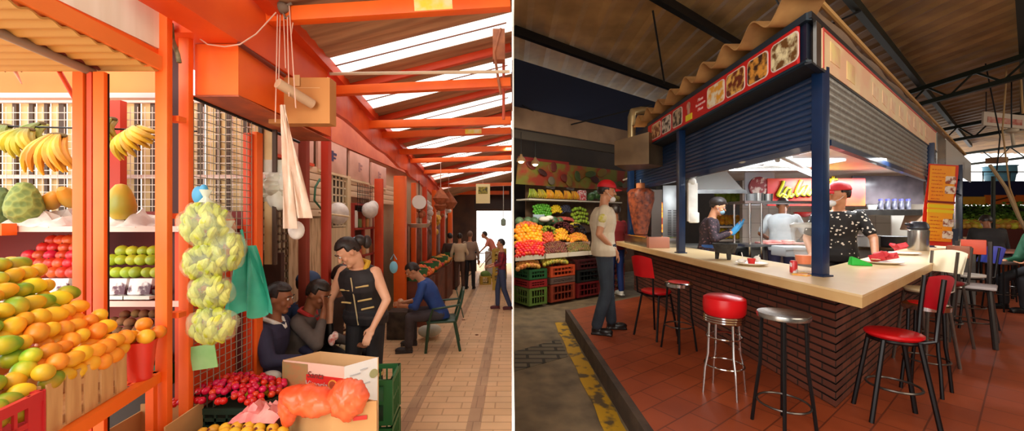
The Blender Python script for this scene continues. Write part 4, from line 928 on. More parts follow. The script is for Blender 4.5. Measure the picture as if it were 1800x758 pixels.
    if hair != 'none' and not cap: 
        b = hairshell(hair)
        if hair == 'bun':
            b.sph(hp(0,-.13,.02), (.055,.045,.05)); b.sph(hp(0,-.17,-.03), (.04,.035,.06))
        if hair == 'bouffant': b.sph(hp(0,-.03,.06), (.10,.11,.08))
        b.build('hair', hm, root)
        if hair == 'bun': B().ring((0,0,0), .03, .014).build('hair_tie', mat('hair_tie_blue',(150,190,220),.5), root, loc=hp(0,-.105,.03), rz=(PI/2,0,0))
    if cap:
        if hair != 'none': hairshell('c').build('hair', hm, root)
        b = B(); b.sph((0,0,0), 1, u=32, v=22)
        for v in b.bm.verts:
            d = v.co.normalized(); z = max(d.z, -.02)
            v.co = HM @ Vector((d.x*.094, d.y*.114-.008, z*.098+.045))
        b.build('cap', cap, root)
        if mask != 'noviz':
            B().grid(lambda u, v: hp((u-.5)*.15, .085+(.085*(1-(2*u-1)**2)+.004)*v, .05-.02*v-.02*(2*u-1)**2), 12, 6, .005).build('cap_visor', cap, root)
    for s in (-1, 1):
        e = B().sph(hp(s*.03,.0815,.012), .0095, u=12, v=8).build('eye', EYEW, root)
        B().sph(hp(s*.03,.0880,.011), .0056, u=10, v=7).build('iris', EYED, e)
        B().tube([hp(s*.015,.095,.036),hp(s*.032,.094,.041),hp(s*.05,.082,.035)], .0042, 6).build('eyebrow', hm, root)
    B().sph((0,0,0), (.023,.008,.0075), M=HM @ Matrix.Translation((0,.089,-.056)), u=12, v=7).build('lips', LIP, root)
    if mask:
        zc, yy = (-.052,.078)
        b = B().sph((0,0,0), (.055,.04,.036), M=HM @ Matrix.Translation((0,.072,-.088 if mask[1] else -.055)))
        b.build('face_mask', mask[0], root)
        for s in (-1,1): B().tube([hp(s*.045,.075,-.075),hp(s*.07,.03,-.05),hp(s*.08,-.02,-.0)],.002,5).build('mask_strap', mask[0], root)
    if gloves:
        for wr, el, hd in ((K['wrR'], K['elR'], K['handR']), (K['wrL'], K['elL'], K['handL'])):
            if gloves[1] == 'R' and wr is not K['wrR']: continue
            if gloves[1] == 'L' and wr is not K['wrL']: continue
            d = (wr-el).normalized() if hd is None else Vector(hd).normalized(); b = B(); tcap(b, wr-d*.02, wr+d*.05, .036, .042, 10); tcap(b, wr+d*.05, wr+d*.11, .042, .032, 10)
            s = 1
            pn = d.cross(Vector((0,1,0)) if abs(d.y) < .8 else Vector((0,0,1))).normalized()
            for off in (-.029,-.01,.01,.029): tcap(b, wr+d*.09+pn*off, wr+d*.165+pn*off*1.05, .0125, .011, 8)
            remeshed(b, 'glove', gloves[0], .007, root)
    if extra: extra(root, K, X, Yf, spine, hp, HX, HY)
    return root
# woman in the black vest
VEST = mat('black_vest',(26,22,24),.7,c2=(38,32,34),sc=9); PANT = mat('black_trousers',(24,22,26),.75,c2=(34,31,36),sc=6)
def woman_extra(root, K, X, Yf, sp, hp, HX, HY):
    tr = mat('gold_trim',(206,176,112),.5); N = K['neck']; H = K['hip']
    def on(u, t, g=.0):     # point on the front of the torso
        return H.lerp(N, t)+X*u+Yf*(.128+g-.35*u*u*3)
    B().tube([on(.0,t,.008) for t in (.0,.2,.4,.6,.8,.9)], .006).build('zip', mat('zip_pale',(216,196,150),.4,.3), root)
    for (a, b_) in (((-.03,.72),(-.14,.75)),((-.03,.46),(-.15,.50)),((-.05,.30),(-.16,.34)),((.03,.66),(.12,.66)),((.04,.42),(.13,.42))):
        B().tube([on(a[0],a[1],.006),on((a[0]+b_[0])/2,(a[1]+b_[1])/2,.004),on(b_[0],b_[1],.012)], .008).build('pocket_trim', tr, root)
    B().tube([N+X*.075+Yf*.02-sp*.02, N+X*.07-Yf*.05+sp*.02, N-Yf*.07+sp*.03, N-X*.07-Yf*.05+sp*.02, N-X*.075+Yf*.02-sp*.02, N+Yf*.11-sp*.11-X*.0], .024, 8).build('collar', mat('collar_yellow',(206,160,40),.6), root)
    B().tube([N+X*.075+Yf*.02-sp*.02, N+Yf*.115-sp*.12], .016, 8).build('collar_edge', MATS['collar_yellow'], root)
    for an, kn in ((K['anR'],K['knR']),(K['anL'],K['knL'])):
        c = kn.lerp(an,.1); B().cyl(c-Vector((0,0,.012)), c+Vector((0,0,.012)), .077, n=20).build('knee_band', tr, root)
    kn, an, hip = K['knR'], K['anR'], K['hip']+HX*.09
    B().tube([hip+HX*.09, kn+HX*.066, an+HX*.062], .004).build('side_piping', mat('piping_grey',(150,146,140),.5), root)
person('person', 'woman in a black sleeveless vest with gold trim, standing and looking down', (-1.36,3.50,0), math.radians(172), 'light',
  dict(hip=(0,0,.96), neck=(.0,.13,1.44), head=(.03,.235,1.575), look=(-46,38,0), fwd=0, elR=(.28,.12,1.13), wrR=(.27,.14,.89), elL=(-.26,.12,1.15), wrL=(-.20,.24,.95), knR=(.11,.04,.52), anR=(.12,-.02,.09), knL=(-.11,.05,.52), anL=(-.12,0,.09), curl=.35),
  scale=1.02, vox=.008, top=VEST, sleeve=0, bulk=1.14, bottom=PANT, shoes=BLACKM, hair='bun', female=True, gloves=(BLACKM,'R'), extra=woman_extra)
SIT = dict(hip=(0,0,.48), neck=(0,.10,.98), head=(0,.16,1.15), knR=(.14,.42,.47), anR=(.14,.40,.09), knL=(-.14,.42,.47), anL=(-.14,.40,.09), elR=(.24,.14,.74), wrR=(.16,.36,.72), elL=(-.24,.14,.74), wrL=(-.16,.36,.72))
def sit(**k): d = dict(SIT); d.update(k); return d
def ped(lab, loc, h=.40): return tag(B().lathe([(.15,0),(.16,.02),(.13,.04),(.12,h-.04),(.16,h-.02),(.16,h)]).build('low_stool', mat('stool_brown',(110,64,44),.6), loc=loc), lab, 'stool')
def rf(lab, x, y, rz, **k):
    ped('low brown stool under the '+lab[0], (x,y,0)); return person('person', lab[1], (x,y,0), rz, **k)
def collar_extra(m):
    def f(root, K, X, Yf, sp, hp, HX, HY):
        N = K['neck']; B().tube([N+Yf*.09-sp*.05, N+X*.07+Yf*.03, N+X*.06-Yf*.06+sp*.02, N-Yf*.07+sp*.02, N-X*.06-Yf*.06+sp*.02, N-X*.07+Yf*.03, N+Yf*.09-sp*.05], .018, 8).build('collar', m, root)
    return f
NAVYC = mat('navy_cloth',(38,36,62),.8,c2=(50,46,74),sc=8)
rf(('seated person with a pale collar','seated person in a navy jacket with a pale collar, nearest the left post'), -2.0,3.02, -PI/2+.15, skin='brown', pose=sit(hip=(0,0,.56),neck=(0,.08,1.08),head=(0,.12,1.255),look=(-5,12,0),elR=(.27,.16,.84),wrR=(.2,.40,.82),elL=(-.24,.14,.8),wrL=(-.12,.36,.74)), vox=.01, top=NAVYC, sleeve=1.8, bottom=PANT, shoes=BLACKM, extra=collar_extra(WHITEP))
rf(('seated person in red and grey','seated person with red collar and grey jacket, hand at the mouth, head bowed'), -1.93,3.34, -PI/2+.05, skin='brown', pose=sit(hip=(0,0,.56),neck=(0,.12,1.06),head=(0,.2,1.225),look=(-8,30,0),elR=(.2,.28,.84),wrR=(.05,.27,1.06),handR=(-.1,.1,1),elL=(-.24,.14,.8),wrL=(-.1,.5,.74)), vox=.01, top=mat('grey_jacket',(96,84,78),.8,c2=(80,70,66),sc=8), sleeve=1.7, bottom=PANT, shoes=BLACKM, extra=collar_extra(mat('red_collar',(180,40,36),.7)))
rf(('seated person farthest from the camera','seated person behind the bowed one, only the dark hair and cheek showing'), -1.90,3.86, -PI/2-.2, skin='brown', pose=sit(hip=(0,0,.60),neck=(0,.1,1.12),head=(0,.17,1.30),look=(-5,20,0)), vox=.012, top=mat('dark_top',(60,44,40),.8), sleeve=1.8, bottom=PANT, shoes=BLACKM)
rf(('seated person with a blue cap','seated person in a blue cap at the back of the group'), -2.18,3.72, -PI/2+.3, skin='brown', pose=sit(hip=(0,0,.56),neck=(0,.1,1.06),head=(0,.15,1.235),look=(20,5,0)), vox=.013, top=mat('blue_cloth',(52,72,112),.8), sleeve=1.8, bottom=PANT, shoes=BLACKM, cap=mat('blue_cap',(70,92,130),.8), mask='noviz' if 0 else None)
# corn / packets they hold
tag(B().sph((0,0,0),(.03,.02,.05)).sph((.02,.02,.03),(.03,.02,.04)).build('snack_bag', mat('snack_white',(226,206,196),.6,c2=(196,90,80),sc=30), loc=W(583,598,3.25)), 'small white and red packet held over the carton', 'packet')
mel = B(); r = random.Random(3)
for k in range(16): mel.sph((r.uniform(-.09,.09), r.uniform(-.1,.1), r.uniform(-.3,.02)), r.uniform(.03,.045), u=10, v=7)
tag(mel.build('fruit_stack', mat('pale_fruit',(206,190,90),.5,c2=(232,222,196),sc=5), loc=W(603,598,3.9)), 'pale yellow fruit heaped behind the woman and the slim red post', 'fruit heap')
# man in blue on a green plastic chair
GCH = mat('green_chair',(38,68,46),.4)
gcx, gcy = xp(786,5.55), 5.55
gc_ = thing('plastic_chair','dark green plastic chair with a slatted back in the aisle','chair',(gcx-.08,gcy,0),math.radians(100))
B().box((0,0,.42),(.44,.42,.03),bev=.012).build('seat', GCH, gc_)
bk_ = B(); 
bk_.tube([(-.2,-.2,.42),(-.215,-.28,.7),(-.16,-.31,.84),(0,-.32,.87),(.16,-.31,.84),(.215,-.28,.7),(.2,-.2,.42)],.018)
for x in (-.1,-.035,.035,.1): bk_.box((x,-.265,.64),(.035,.012,.40),(-.25,0,0))
bk_.build('backrest', GCH, gc_)
for sx in (-1,1):
    B().tube([(sx*.2,.18,.42),(sx*.24,.22,0)],.02).build('leg', GCH, gc_); B().tube([(sx*.19,-.18,.42),(sx*.23,-.26,0)],.02).build('leg', GCH, gc_)
    B().tube([(sx*.215,-.27,.66),(sx*.25,-.05,.64),(sx*.25,.12,.62),(sx*.22,.18,.42)],.016).build('armrest', GCH, gc_)
person('person', 'man in a blue shirt and grey trousers bent forward on the green chair', (gcx-.1,gcy,0), math.radians(100), skin='tan',
  pose=dict(hip=(0,0,.50), neck=(0,.27,1.0), head=(0,.40,1.13), look=(0,36,0), knR=(.17,.42,.50), anR=(.14,.40,.09), knL=(-.17,.42,.50), anL=(-.16,.44,.09), elR=(.25,.32,.66), wrR=(.06,.56,.66), elL=(-.24,.34,.66), wrL=(-.05,.54,.64), tuck=False),
  vox=.01, top=mat('blue_shirt',(40,78,150),.7,c2=(30,60,128),sc=7), sleeve=1.35, bottom=mat('grey_trousers',(76,70,76),.8,c2=(62,57,62),sc=6), shoes=mat('dark_shoe',(50,46,48),.6), leg_r=1.05)
tag(B().sph((0,0,0),(.045,.035,.035)).build('bun_food', mat('food_red',(200,80,50),.6,c2=(236,200,160),sc=20), loc=(gcx-.1-.56,gcy-.1,.70)), 'small red and cream snack in the hands of the man in blue', 'food')
b = B(); r = random.Random(6)
for k in range(5): b.sph((r.uniform(-.1,.1), r.uniform(-.06,.06), .09+r.uniform(0,.06)), (.12,.09,.09), u=14, v=10)
tag(b.build('white_sack', MATS['sheet_pale'], loc=(gcx-.35,5.95,0)), 'white plastic sack on the floor behind the green chair', 'sack')
tag(B().box((0,0,.22),(.36,.3,.44),bev=.02).build('black_box', mat('black_box',(40,34,32),.6,c2=(80,70,60),sc=8), loc=(-1.78,6.0,0)), 'dark box on the floor under the man in blue', 'box')
tag(B().sph((0,0,0),(.055,.03,.08)).tube([(-.04,0,.1),(0,0,.17),(.04,0,.1)],.006).build('blue_bag', mat('light_blue_bag',(130,196,220),.4), loc=W(692,470,4.9)), 'light blue plastic bag hanging between the woman and the man in blue', 'bag')
# far group
def far(lab, px, Y, rz, **k): return person('person', lab, (xp(px,Y),Y,0), rz, scale=k.pop('s',.86), vox=.015, **k)
far('far shopper with dark hair and dark jacket, leftmost of the standing group', 791, 10.1, .5, skin='tan', top=mat('dark_jacket_far',(66,46,40),.8), sleeve=1.9, bottom=PANT, shoes=BLACKM)
far('far shopper in a cream jacket seen from behind', 808, 10.0, .2, skin='tan', top=mat('cream_jacket',(206,184,150),.8), sleeve=1.9, bottom=mat('brown_trousers',(84,56,44),.8), shoes=BLACKM)
far('far shopper in a grey top and black trousers, rightmost of the group', 826, 10.1, -.1, skin='tan', s=.89, top=mat('taupe_top',(150,126,108),.8), sleeve=1.9, bottom=PANT, shoes=BLACKM, hair_m=mat('brown_hair',(120,90,70),.6))
far('person in a pink shirt bending over the white counter at the far end', 870, 12.0, PI/2, skin='tan', top=mat('pink_shirt',(222,130,110),.8), sleeve=.9, bottom=mat('jeans_far',(70,70,90),.8), shoes=BLACKM, s=.9, pose=dict(neck=(0,.25,1.38), head=(0,.38,1.52), wrR=(.2,.5,.95), elR=(.24,.3,1.15), wrL=(-.2,.5,.95), elL=(-.24,.3,1.15)))
person('person', 'person in a red checked shirt and jeans at the right edge of the aisle', (xp(888,7.85)-.07,7.85,0), PI/2+.1, scale=.84, vox=.013, skin='tan', top=mat('checked_shirt',(160,36,44),.8,c2=(70,30,44),sc=12), sleeve=1.5, bottom=mat('jeans_blue',(56,66,96),.8), shoes=mat('maroon_shoe',(90,30,34),.6), bulk=.85, pose=dict(elR=(.2,.05,1.15),wrR=(.16,.28,1.08),elL=(-.2,.05,1.15),wrL=(-.16,.28,1.08),knR=(.07,.1,.5),anR=(.07,.1,.09),knL=(-.07,-.05,.5),anL=(-.07,-.2,.1)))
tag(B().sph((0,0,.0),(.03,.02,.008)).build('dry_leaf', mat('leaf_brown',(120,70,40),.8), loc=(xp(838,6.1),6.1,.008)), 'dark scrap lying on the aisle floor beside the paver strip', 'litter')
tag(B().sph((0,0,.0),(.04,.02,.006)).build('dry_leaf', MATS['leaf_brown'], loc=(xp(815,7.0),7.0,.008)), 'long dark scrap lying farther up the aisle floor', 'litter')
# ---------------------------------------------------------------- the food kiosk
CT = EZ-.43                       # counter top level
def Q(t, s): v = RR(t, s); return (v.x, v.y)
bar = thing('bar_counter','L shaped cream counter on a dark brick base with the corner towards the camera','counter',(0,0,0))
ctm = mat('counter_top',(232,204,156),.32,c2=(222,190,140),sc=3)
cedge = mat('counter_edge',(214,178,124),.4,c2=(200,160,106),sc=3)
inner = (2.6, RR((2.6-1.96+.587*.5)/.81, .5).y)
poly = [(1.96,2.1),Q(10.9,0),Q(10.9,.5),inner,(2.6,7.2),(1.96,7.2)]
top = B().prism(poly, CT-.014, CT).build('countertop', ctm, bar, smooth=False)
B().prism([(1.962,2.104),Q(10.88,.003),Q(10.88,.49),(2.59,inner[1]+.02),(2.59,7.19),(1.962,7.19)], CT-.075, CT-.014).build('apron', cedge, bar, smooth=False)
bm1 = brickmat('dark_brick',(122,62,42),(94,48,34),(58,36,28),.24,.057,.008,.75,'yz',.5,1.0,.6)
bm2 = brickmat('dark_brick_long',(130,68,46),(100,54,38),(62,40,30),.26,.057,.008,.75,'xz',.5,1.0,.6)
BZ = CT-.075-GR; BC = Vector((2.32,2.69,0)); nc = 15
b = B()
for k in range(nc):
    h = BZ/nc; b.prism([(0,0),(.138,.1),(.138,4.45),(0,4.45)], k*h+.003, (k+1)*h-.005)
b.prism([(.01,.02),(.12,.1),(.12,4.44),(.01,4.44)],0,BZ); b.build('brick_wall', bm1, bar, loc=(BC.x,BC.y,GR), smooth=False)
b = B()
for k in range(nc): h = BZ/nc; b.prism([(0,0),(9.6,0),(9.6,.138),(.105,.138)], k*h+.003, (k+1)*h-.005)
b.prism([(.03,.01),(9.58,.01),(9.58,.12),(.12,.12)],0,BZ); b.build('brick_wall', bm2, bar, loc=(BC.x,BC.y,GR), rz=ANG, smooth=False)
fr_ = thing('kiosk_frame','navy blue steel frame and posts of the food kiosk','kiosk',(0,0,0))
def kpost(x, y, w, z1=EZ+1.12, z0=CT, r=0, nm='post'): 
    B().box((0,0,(z1-z0)/2),(w,w,z1-z0),bev=.006).build(nm, NAVY, fr_, loc=(x,y,z0), rz=r)
    B().box((0,0,.006),(w+.03,w+.03,.012)).build('foot_plate', NAVY, fr_, loc=(x,y,z0), rz=r)
kpost(2.3,2.80,.078,r=ANG*.5); kpost(2.09,4.65,.08); kpost(2.2,6.95,.1)
for t, w in ((5.5,.085),(9.4,.09)): x, y = Q(t,.32); kpost(x, y, w, r=ANG)
# fascia boxes and recess
def Rspan(b, t0, t1, s0, s1, z0, z1): 
    c = RR((t0+t1)/2,(s0+s1)/2,(z0+z1)/2); b.box(c,(t1-t0,abs(s1-s0),z1-z0),(0,0,ANG)); return b
tcx = .45   # t of the fascia corner
FC = Vector((2.05,2.6,0)); 
def FR(t, s, z=0): return FC+Vector((.81*t-.587*s, .587*t+.81*s, z))
def Fspan(b, t0, t1, s0, s1, z0, z1): b.box(FR((t0+t1)/2,(s0+s1)/2,(z0+z1)/2),(t1-t0,abs(s1-s0),z1-z0),(0,0,ANG)); return b
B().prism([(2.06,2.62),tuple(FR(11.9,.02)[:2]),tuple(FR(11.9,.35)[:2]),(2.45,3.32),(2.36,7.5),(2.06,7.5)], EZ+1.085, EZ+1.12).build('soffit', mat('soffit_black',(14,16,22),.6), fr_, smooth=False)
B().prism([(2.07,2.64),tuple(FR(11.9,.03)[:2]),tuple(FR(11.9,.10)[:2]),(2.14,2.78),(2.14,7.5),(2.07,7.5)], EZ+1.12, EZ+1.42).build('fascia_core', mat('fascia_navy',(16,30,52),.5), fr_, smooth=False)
B().span((2.035,2.6,EZ+1.375),(2.075,5.65,EZ+1.425)).span((2.035,2.6,EZ+1.085),(2.075,5.65,EZ+1.10)).build('left_trim', mat('trim_navy',(20,44,60),.4), fr_, smooth=False)
tm = B(); Fspan(tm,0,5.76,-.02,.02,1.385+EZ,1.43+EZ); Fspan(tm,0,11.9,-.02,.02,EZ+1.07,EZ+1.085); tm.build('right_trim', mat('trim_black',(20,24,32),.4), fr_, smooth=False)
# red food sign on the left face, its own local frame: x runs away from the corner
RED = mat('sign_red',(206,26,22),.45,c2=(180,16,18),sc=2)
sgn = thing('food_sign','long red sign with seven framed food pictures over the left counter','sign',(2.045,5.62,EZ+1.10), -PI/2)   # local x towards the camera
SLn = 5.62-2.68
B().box((SLn/2,-.0,.138),(SLn,.02,.27)).build('board', RED, sgn, smooth=False)
def rrect(b, cx, cz, w, h, r, y, th):
    n = 5; P = []
    for qx, qz, a0 in ((1,1,0),(-1,1,90),(-1,-1,180),(1,-1,270)):
        for k in range(n+1): a = math.radians(a0+90*k/n); P.append((cx+qx*(w/2-r)+r*math.cos(a), cz+qz*(h/2-r)+r*math.sin(a)))
    A = [b.bm.verts.new((x,y,z)) for x, z in P]; C = [b.bm.verts.new((x,y-th,z)) for x, z in P]
    b.bm.faces.new(A); b.bm.faces.new(C[::-1])
    for i in range(len(A)): j = (i+1)%len(A); b.bm.faces.new((A[i],C[i],C[j],A[j]))
    return b
def ypos(px): return 5.62-2.045*F/(px-900)
foods = [(1147,1163,(120,60,34),(214,170,120)),(1165,1181,(50,30,26),(206,196,180)),(1184,1201,(60,44,36),(190,170,140)),(1245,1276,(230,160,50),(236,226,200)),(1279,1312,(110,40,20),(230,180,90)),(1316,1353,(60,30,20),(220,150,60)),(1358,1407,(110,70,30),(236,222,176))]
for k, (a, b_, c1, c2) in enumerate(foods):
    x0, x1 = ypos(a), ypos(b_); f = rrect(B(), (x0+x1)/2, .138, x1-x0, .215, .04, -.01, .004).build('picture_frame', mat('frame_white',(226,206,196),.5), sgn, smooth=False)
    rrect(B(), (x0+x1)/2, .138, x1-x0-.02, .195, .035, -.014, .003).build('food_picture', mat('food%d'%k,c1,.5,c2=c2,sc=16,ramp=(.42,.6)), f, smooth=False)
gx = (ypos(1203)+ypos(1222))/2
B().sph((gx,-.013,.19),(.05,.006,.05)).box((gx,-.013,.12),(.05,.006,.08)).build('cook_figure', mat('figure_pink',(200,150,130),.5,c2=(120,50,40),sc=12), sgn)
B().box((gx+.01,-.014,.06),(.15,.006,.07)).build('yellow_apron', mat('apron_yellow',(222,206,40),.5), sgn)
for j, (tx, z, sx) in enumerate((('Menu',.19,.05),('Restaurante',.138,.042),('Menu',.086,.05))):
    label_text(tx,'lettering',sx,mat('lettering_pink',(232,190,186),.5),sgn,((ypos(1224)+ypos(1242))/2,-.012,z),(PI/2,0,0),.002,.2)
# cream sign on the right face
cs_ = thing('cream_sign','faded cream and orange sign panel over the right counter','sign',FR(.1,-.012,EZ+1.085), ANG)
B().box((.045,0,.15),(.10,.02,.31)).build('corner_plate', STEEL, cs_, smooth=False)
B().box((2.93,0,.15),(5.6,.02,.29)).build('board', mat('sign_faded',(252,226,178),.45,c2=(248,198,160),sc=2.4,ramp=(.4,.62)), cs_, smooth=False)
B().box((2.93,-.012,.288),(5.6,.006,.018)).box((.14,-.012,.15),(.014,.006,.29)).build('red_border', mat('border_red',(206,70,60),.5), cs_, smooth=False)
label_text('CEBICHERIA','lettering',.2,mat('lettering_ghost',(248,222,176),.5),cs_,(3.2,-.012,.14),(PI/2,0,0),.001) if 0 else None
for fx, fz in ((.42,.17),(.85,.13)): B().box((fx,-.012,fz),(.24,.004,.15),bev=.0019).build('faded_picture', mat('faded_yellow',(248,222,150),.5,c2=(244,196,150),sc=7), cs_)
for gx0 in (1.7,2.1,2.5,2.95,3.4,3.85,4.3,4.75): B().box((gx0,-.012,.14),(.22,.003,.13),(0,.1,0)).build('faded_letter', mat('faded_letter',(250,222,184),.5,c2=(240,190,150),sc=9), cs_, smooth=False)
sp_ = thing('silver_panel','shiny silver panel continuing the fascia beyond the cream sign','panel',FR(5.95,-.01,EZ+.55), ANG)
B().box((.55,0,.42),(1.1,.02,.86)).build('sheet', mat('silver_sheet',(206,204,198),.22,.9,c2=(150,150,150),sc=3,bump=.4), sp_, smooth=False)
B().box((3.5,0,.62),(4.9,.02,.5)).build('long_sheet', mat('white_sheetm',(232,230,222),.3,.3), sp_, smooth=False)
# shutters
def shutter(lab, p, L, z0, z1, rz, m, n, inw=1):
    t = thing('roller_shutter', lab, 'shutter', (p[0],p[1],z0), rz); b = B(); h = (z1-z0)/n
    for k in range(n): b.cyl((0,0,(k+.5)*h),(L,0,(k+.5)*h),h*.5,n=10)
    for v in b.bm.verts: v.co.y *= .45
    b.box((L/2,.03*inw,(z1-z0)/2),(L,.02,z1-z0)); b.build('slats', m, t); B().box((L/2,0,-.02),(L,.05,.045)).build('bottom_bar', NAVY, t, smooth=False)
    return t
shutter('dark navy roller shutter over the left counter',(2.3,2.86),4.6,EZ+.56,EZ+1.09,PI/2,mat('shutter_navy',(30,54,90),.4),11,-1)
s0 = Q(.78,.35); shutter('grey roller shutter catching light over the right counter',s0,4.62,EZ+.59,EZ+1.09,ANG,mat('shutter_grey',(178,178,172),.32,.35,c2=(150,150,146),sc=20),9)
s1 = Q(5.7,.35); shutter('short dark roller shutter beyond the orange menu banner',s1,3.6,EZ+.62,EZ+1.09,ANG,mat('shutter_far',(70,74,84),.45,.2),9)
# ceiling of the kiosk with tubes
struct(B().prism([(2.36,3.0),tuple(Q(10,.42)),(9.6,8.0),(2.36,8.0)], EZ+.80, EZ+.83).build('ceiling_kiosk', mat('kiosk_ceiling',(226,222,214),.5,c2=(200,180,164),sc=1.4), smooth=False))
TUBE = mat('tube_light',(240,248,255),.4,emis=9)
def tubelight(lab, a, b_):
    a = Vector(a); b_ = Vector(b_); t = thing('tube_light', lab, 'lamp', a); d = b_-a
    B().cyl((0,0,0), d, .014, n=10).build('tube', TUBE, t); q = B(); u = d.normalized()
    q.cyl(Vector((0,0,.03)), d+Vector((0,0,.03)), .024, n=8); q.cyl(-u*.02, u*.02, .018); q.cyl(d-u*.02, d+u*.02, .018); q.build('fixture', WHITEP, t)
tubelight('long fluorescent tube under the ceiling behind the left shutter', (2.62,5.6,EZ+.68), (2.62,3.5,EZ+.68))
tubelight('fluorescent tube crossing behind the first one', (3.1,5.4,EZ+.70), (4.1,5.2,EZ+.68))
a = RR(1.15,.8,EZ+.53); b_ = RR(3.6,1.1,EZ+.52); tubelight('long fluorescent tube right of the corner post over the cook', a, b_)
def pan(lab, c, sx, sy):
    tag(B().box((0,0,0),(sx,sy,.03),bev=.004).build('ceiling_panel', mat('glow_panel',(236,244,250),.5,emis=1.6), loc=c), lab, 'light panel', 'bright ceiling panels in the kiosk')  # brightness of the white panels comes from their own emission
pan('bright square ceiling panel over the left counter, farther one',(3.1,5.1,EZ+.78),.9,.7); pan('bright square ceiling panel over the left counter, nearer one',(3.0,4.1,EZ+.78),.9,.8); pan('bright ceiling panel right of the corner post',(4.1,5.3,EZ+.78),.7,.6)
# back wall, tiles, red sign
struct(B().span((4.85,7.9,GR),(9.1,8.0,EZ+.8)).build('wall_kiosk', brickmat('kiosk_tiles',(222,218,206),(214,210,198),(170,164,152),.45,.3,.006,.35,'xz',0,.2,.2), smooth=False))
sn = thing('name_sign','red banner with big yellow green script lettering on the kiosk back wall','sign',(5.0,6.3,EZ), 0)
B().box((.10,0,.44),(1.64,.02,.46)).build('banner', mat('banner_red',(196,40,34),.5,c2=(232,96,40),sc=1.6,ramp=(.45,.7)), sn, smooth=False)
LY = mat('letter_lime',(214,220,40),.5); LB = mat('letter_outline',(60,40,20),.5)
def stroke(pts, w):
    P = [(xp(px,6.24)-5.0, -.03, -(py-HZ)/F*6.24) for px, py in pts]
    S = []
    for i in range(len(P)-1):
        for k in range(4): t = k/4; S.append(tuple(P[i][j]+(P[i+1][j]-P[i][j])*t for j in range(3)))
    S.append(P[-1])
    lt = B().tube(S, w, 8).build('letter', LY, sn)
    B().tube([(x+.012,y+.014,z-.004) for x, y, z in S], w*1.45, 8).build('letter_outline', LB, lt)
stroke([(1380,318),(1378,325),(1373,335),(1369,343),(1372,345),(1377,341),(1382,344)], .026)
stroke([(1391,331),(1386,330),(1381,337),(1378,346),(1382,350),(1388,344),(1391,333),(1389,345),(1393,346),(1397,341)], .024)
stroke([(1411,317),(1406,327),(1401,339),(1403,344),(1408,340),(1415,329),(1411,341),(1415,343),(1423,328),(1421,340),(1424,343),(1430,334)], .026)
stroke([(1446,330),(1440,342),(1446,343),(1455,330)], .024)
stroke([(1468,310),(1464,322),(1460,335),(1464,338)], .022)
stroke([(1461,316),(1474,315)], .018)
stroke([(1479,323),(1473,323),(1467,331),(1466,337),(1470,338),(1476,331),(1480,323),(1478,336)], .024)
tag(B().cyl((0,0,0),(0,.03,0),.17,n=28).build('round_emblem', mat('emblem_maroon',(126,36,40),.5,c2=(200,180,170),sc=9,ramp=(.5,.6)), loc=(xp(1335,6.3),6.3,EZ+.53)), 'round maroon emblem left of the red banner', 'emblem')
tag(B().box((0,0,.4),(.5,.02,.56)).build('grey_board', mat('board_grey',(170,172,178),.5), loc=(xp(1335,6.36),6.36,EZ+.1)), 'pale grey board behind the round emblem', 'board')
tag(B().box((0,0,0),(1.25,.02,.5)).build('dark_glass', mat('dark_pane',(66,60,64),.2,c2=(110,100,104),sc=2), loc=(xp(1560,6.6)+.02,6.62,EZ+.5)), 'dark glossy panel on the wall above the bottle shelf', 'panel')
# steel equipment
hood = thing('range_hood','big pale steel cooking hood behind the left counter','hood',(xp(1245,6.2),6.2,EZ))
hv = B(); v = [hv.bm.verts.new(p) for p in ((-.36,-.3,.46),(.42,-.3,.42),(.42,.3,.42),(-.36,.3,.46),(-.3,-.1,.76),(.25,-.1,.76),(.25,.3,.76),(-.3,.3,.76))]
for f in ((0,1,5,4),(1,2,6,5),(2,3,7,6),(3,0,4,7),(4,5,6,7),(0,3,2,1)): hv.bm.faces.new([v[i] for i in f])
hv.build('canopy', mat('hood_steel',(196,200,200),.35,.6), hood, smooth=False); B().box((.03,-.3,.42),(.8,.03,.06)).build('rim', STEEL, hood, smooth=False)
rg = thing('cooking_range','steel cooking range with knobs behind the cook in the dark blouse','range',(xp(1240,6.6),6.6,GR))
B().box((0,0,.45),(1.1,.6,.9),bev=.01).build('body', mat('range_steel',(120,122,120),.35,.7), rg); B().box((0,-.31,.78),(1.1,.03,.16)).build('control_panel', mat('range_dark',(60,60,60),.4,.5), rg)
for k in range(5): B().cyl((-.4+k*.2,-.33,.78),(-.4+k*.2,-.37,.78),.03,n=14).build('knob', BLACKM, rg)
B().box((0,-.305,.42),(.9,.02,.45)).build('oven_door', STEEL, rg); B().cyl((-.4,-.34,.6),(.4,-.34,.6),.012).build('oven_handle', CHROME, rg)
vs = thing('vented_cabinet','steel cabinet with rows of vent slots beside the meat spit','cabinet',(xp(1176,6.4),6.4,CT))
B().box((0,0,.50),(.33,.3,.96),bev=.008).build('body', mat('brushed',(176,178,178),.35,.7,c2=(150,152,152),sc=3), vs); 
sl = B()
for c in (-.055,.035):
    for k in range(16): sl.box((c,-.153,.14+k*.028),(.06,.004,.011))
sl.build('vent_slots', DARK, vs, smooth=False)
gy = thing('meat_spit','vertical spit stacked with browned meat cone, grilled at the kiosk end','meat spit',(xp(1126,6.3),6.3,CT))
b = B(); pr = [(.05,.14),(.10,.17),(.14,.35),(.17,.55),(.205,.75),(.21,.86),(.16,.92),(.05,.94)]
b.lathe(pr, n=40)
for v in b.bm.verts:
    a = math.atan2(v.co.y, v.co.x); k = 1+.05*math.sin(a*7+v.co.z*30)+.04*math.sin(v.co.z*55+a*3); v.co.x *= k; v.co.y *= k
b.build('meat', mat('roast_meat',(150,70,34),.5,c2=(84,34,20),sc=16,bump=1.0,ramp=(.35,.65)), gy)
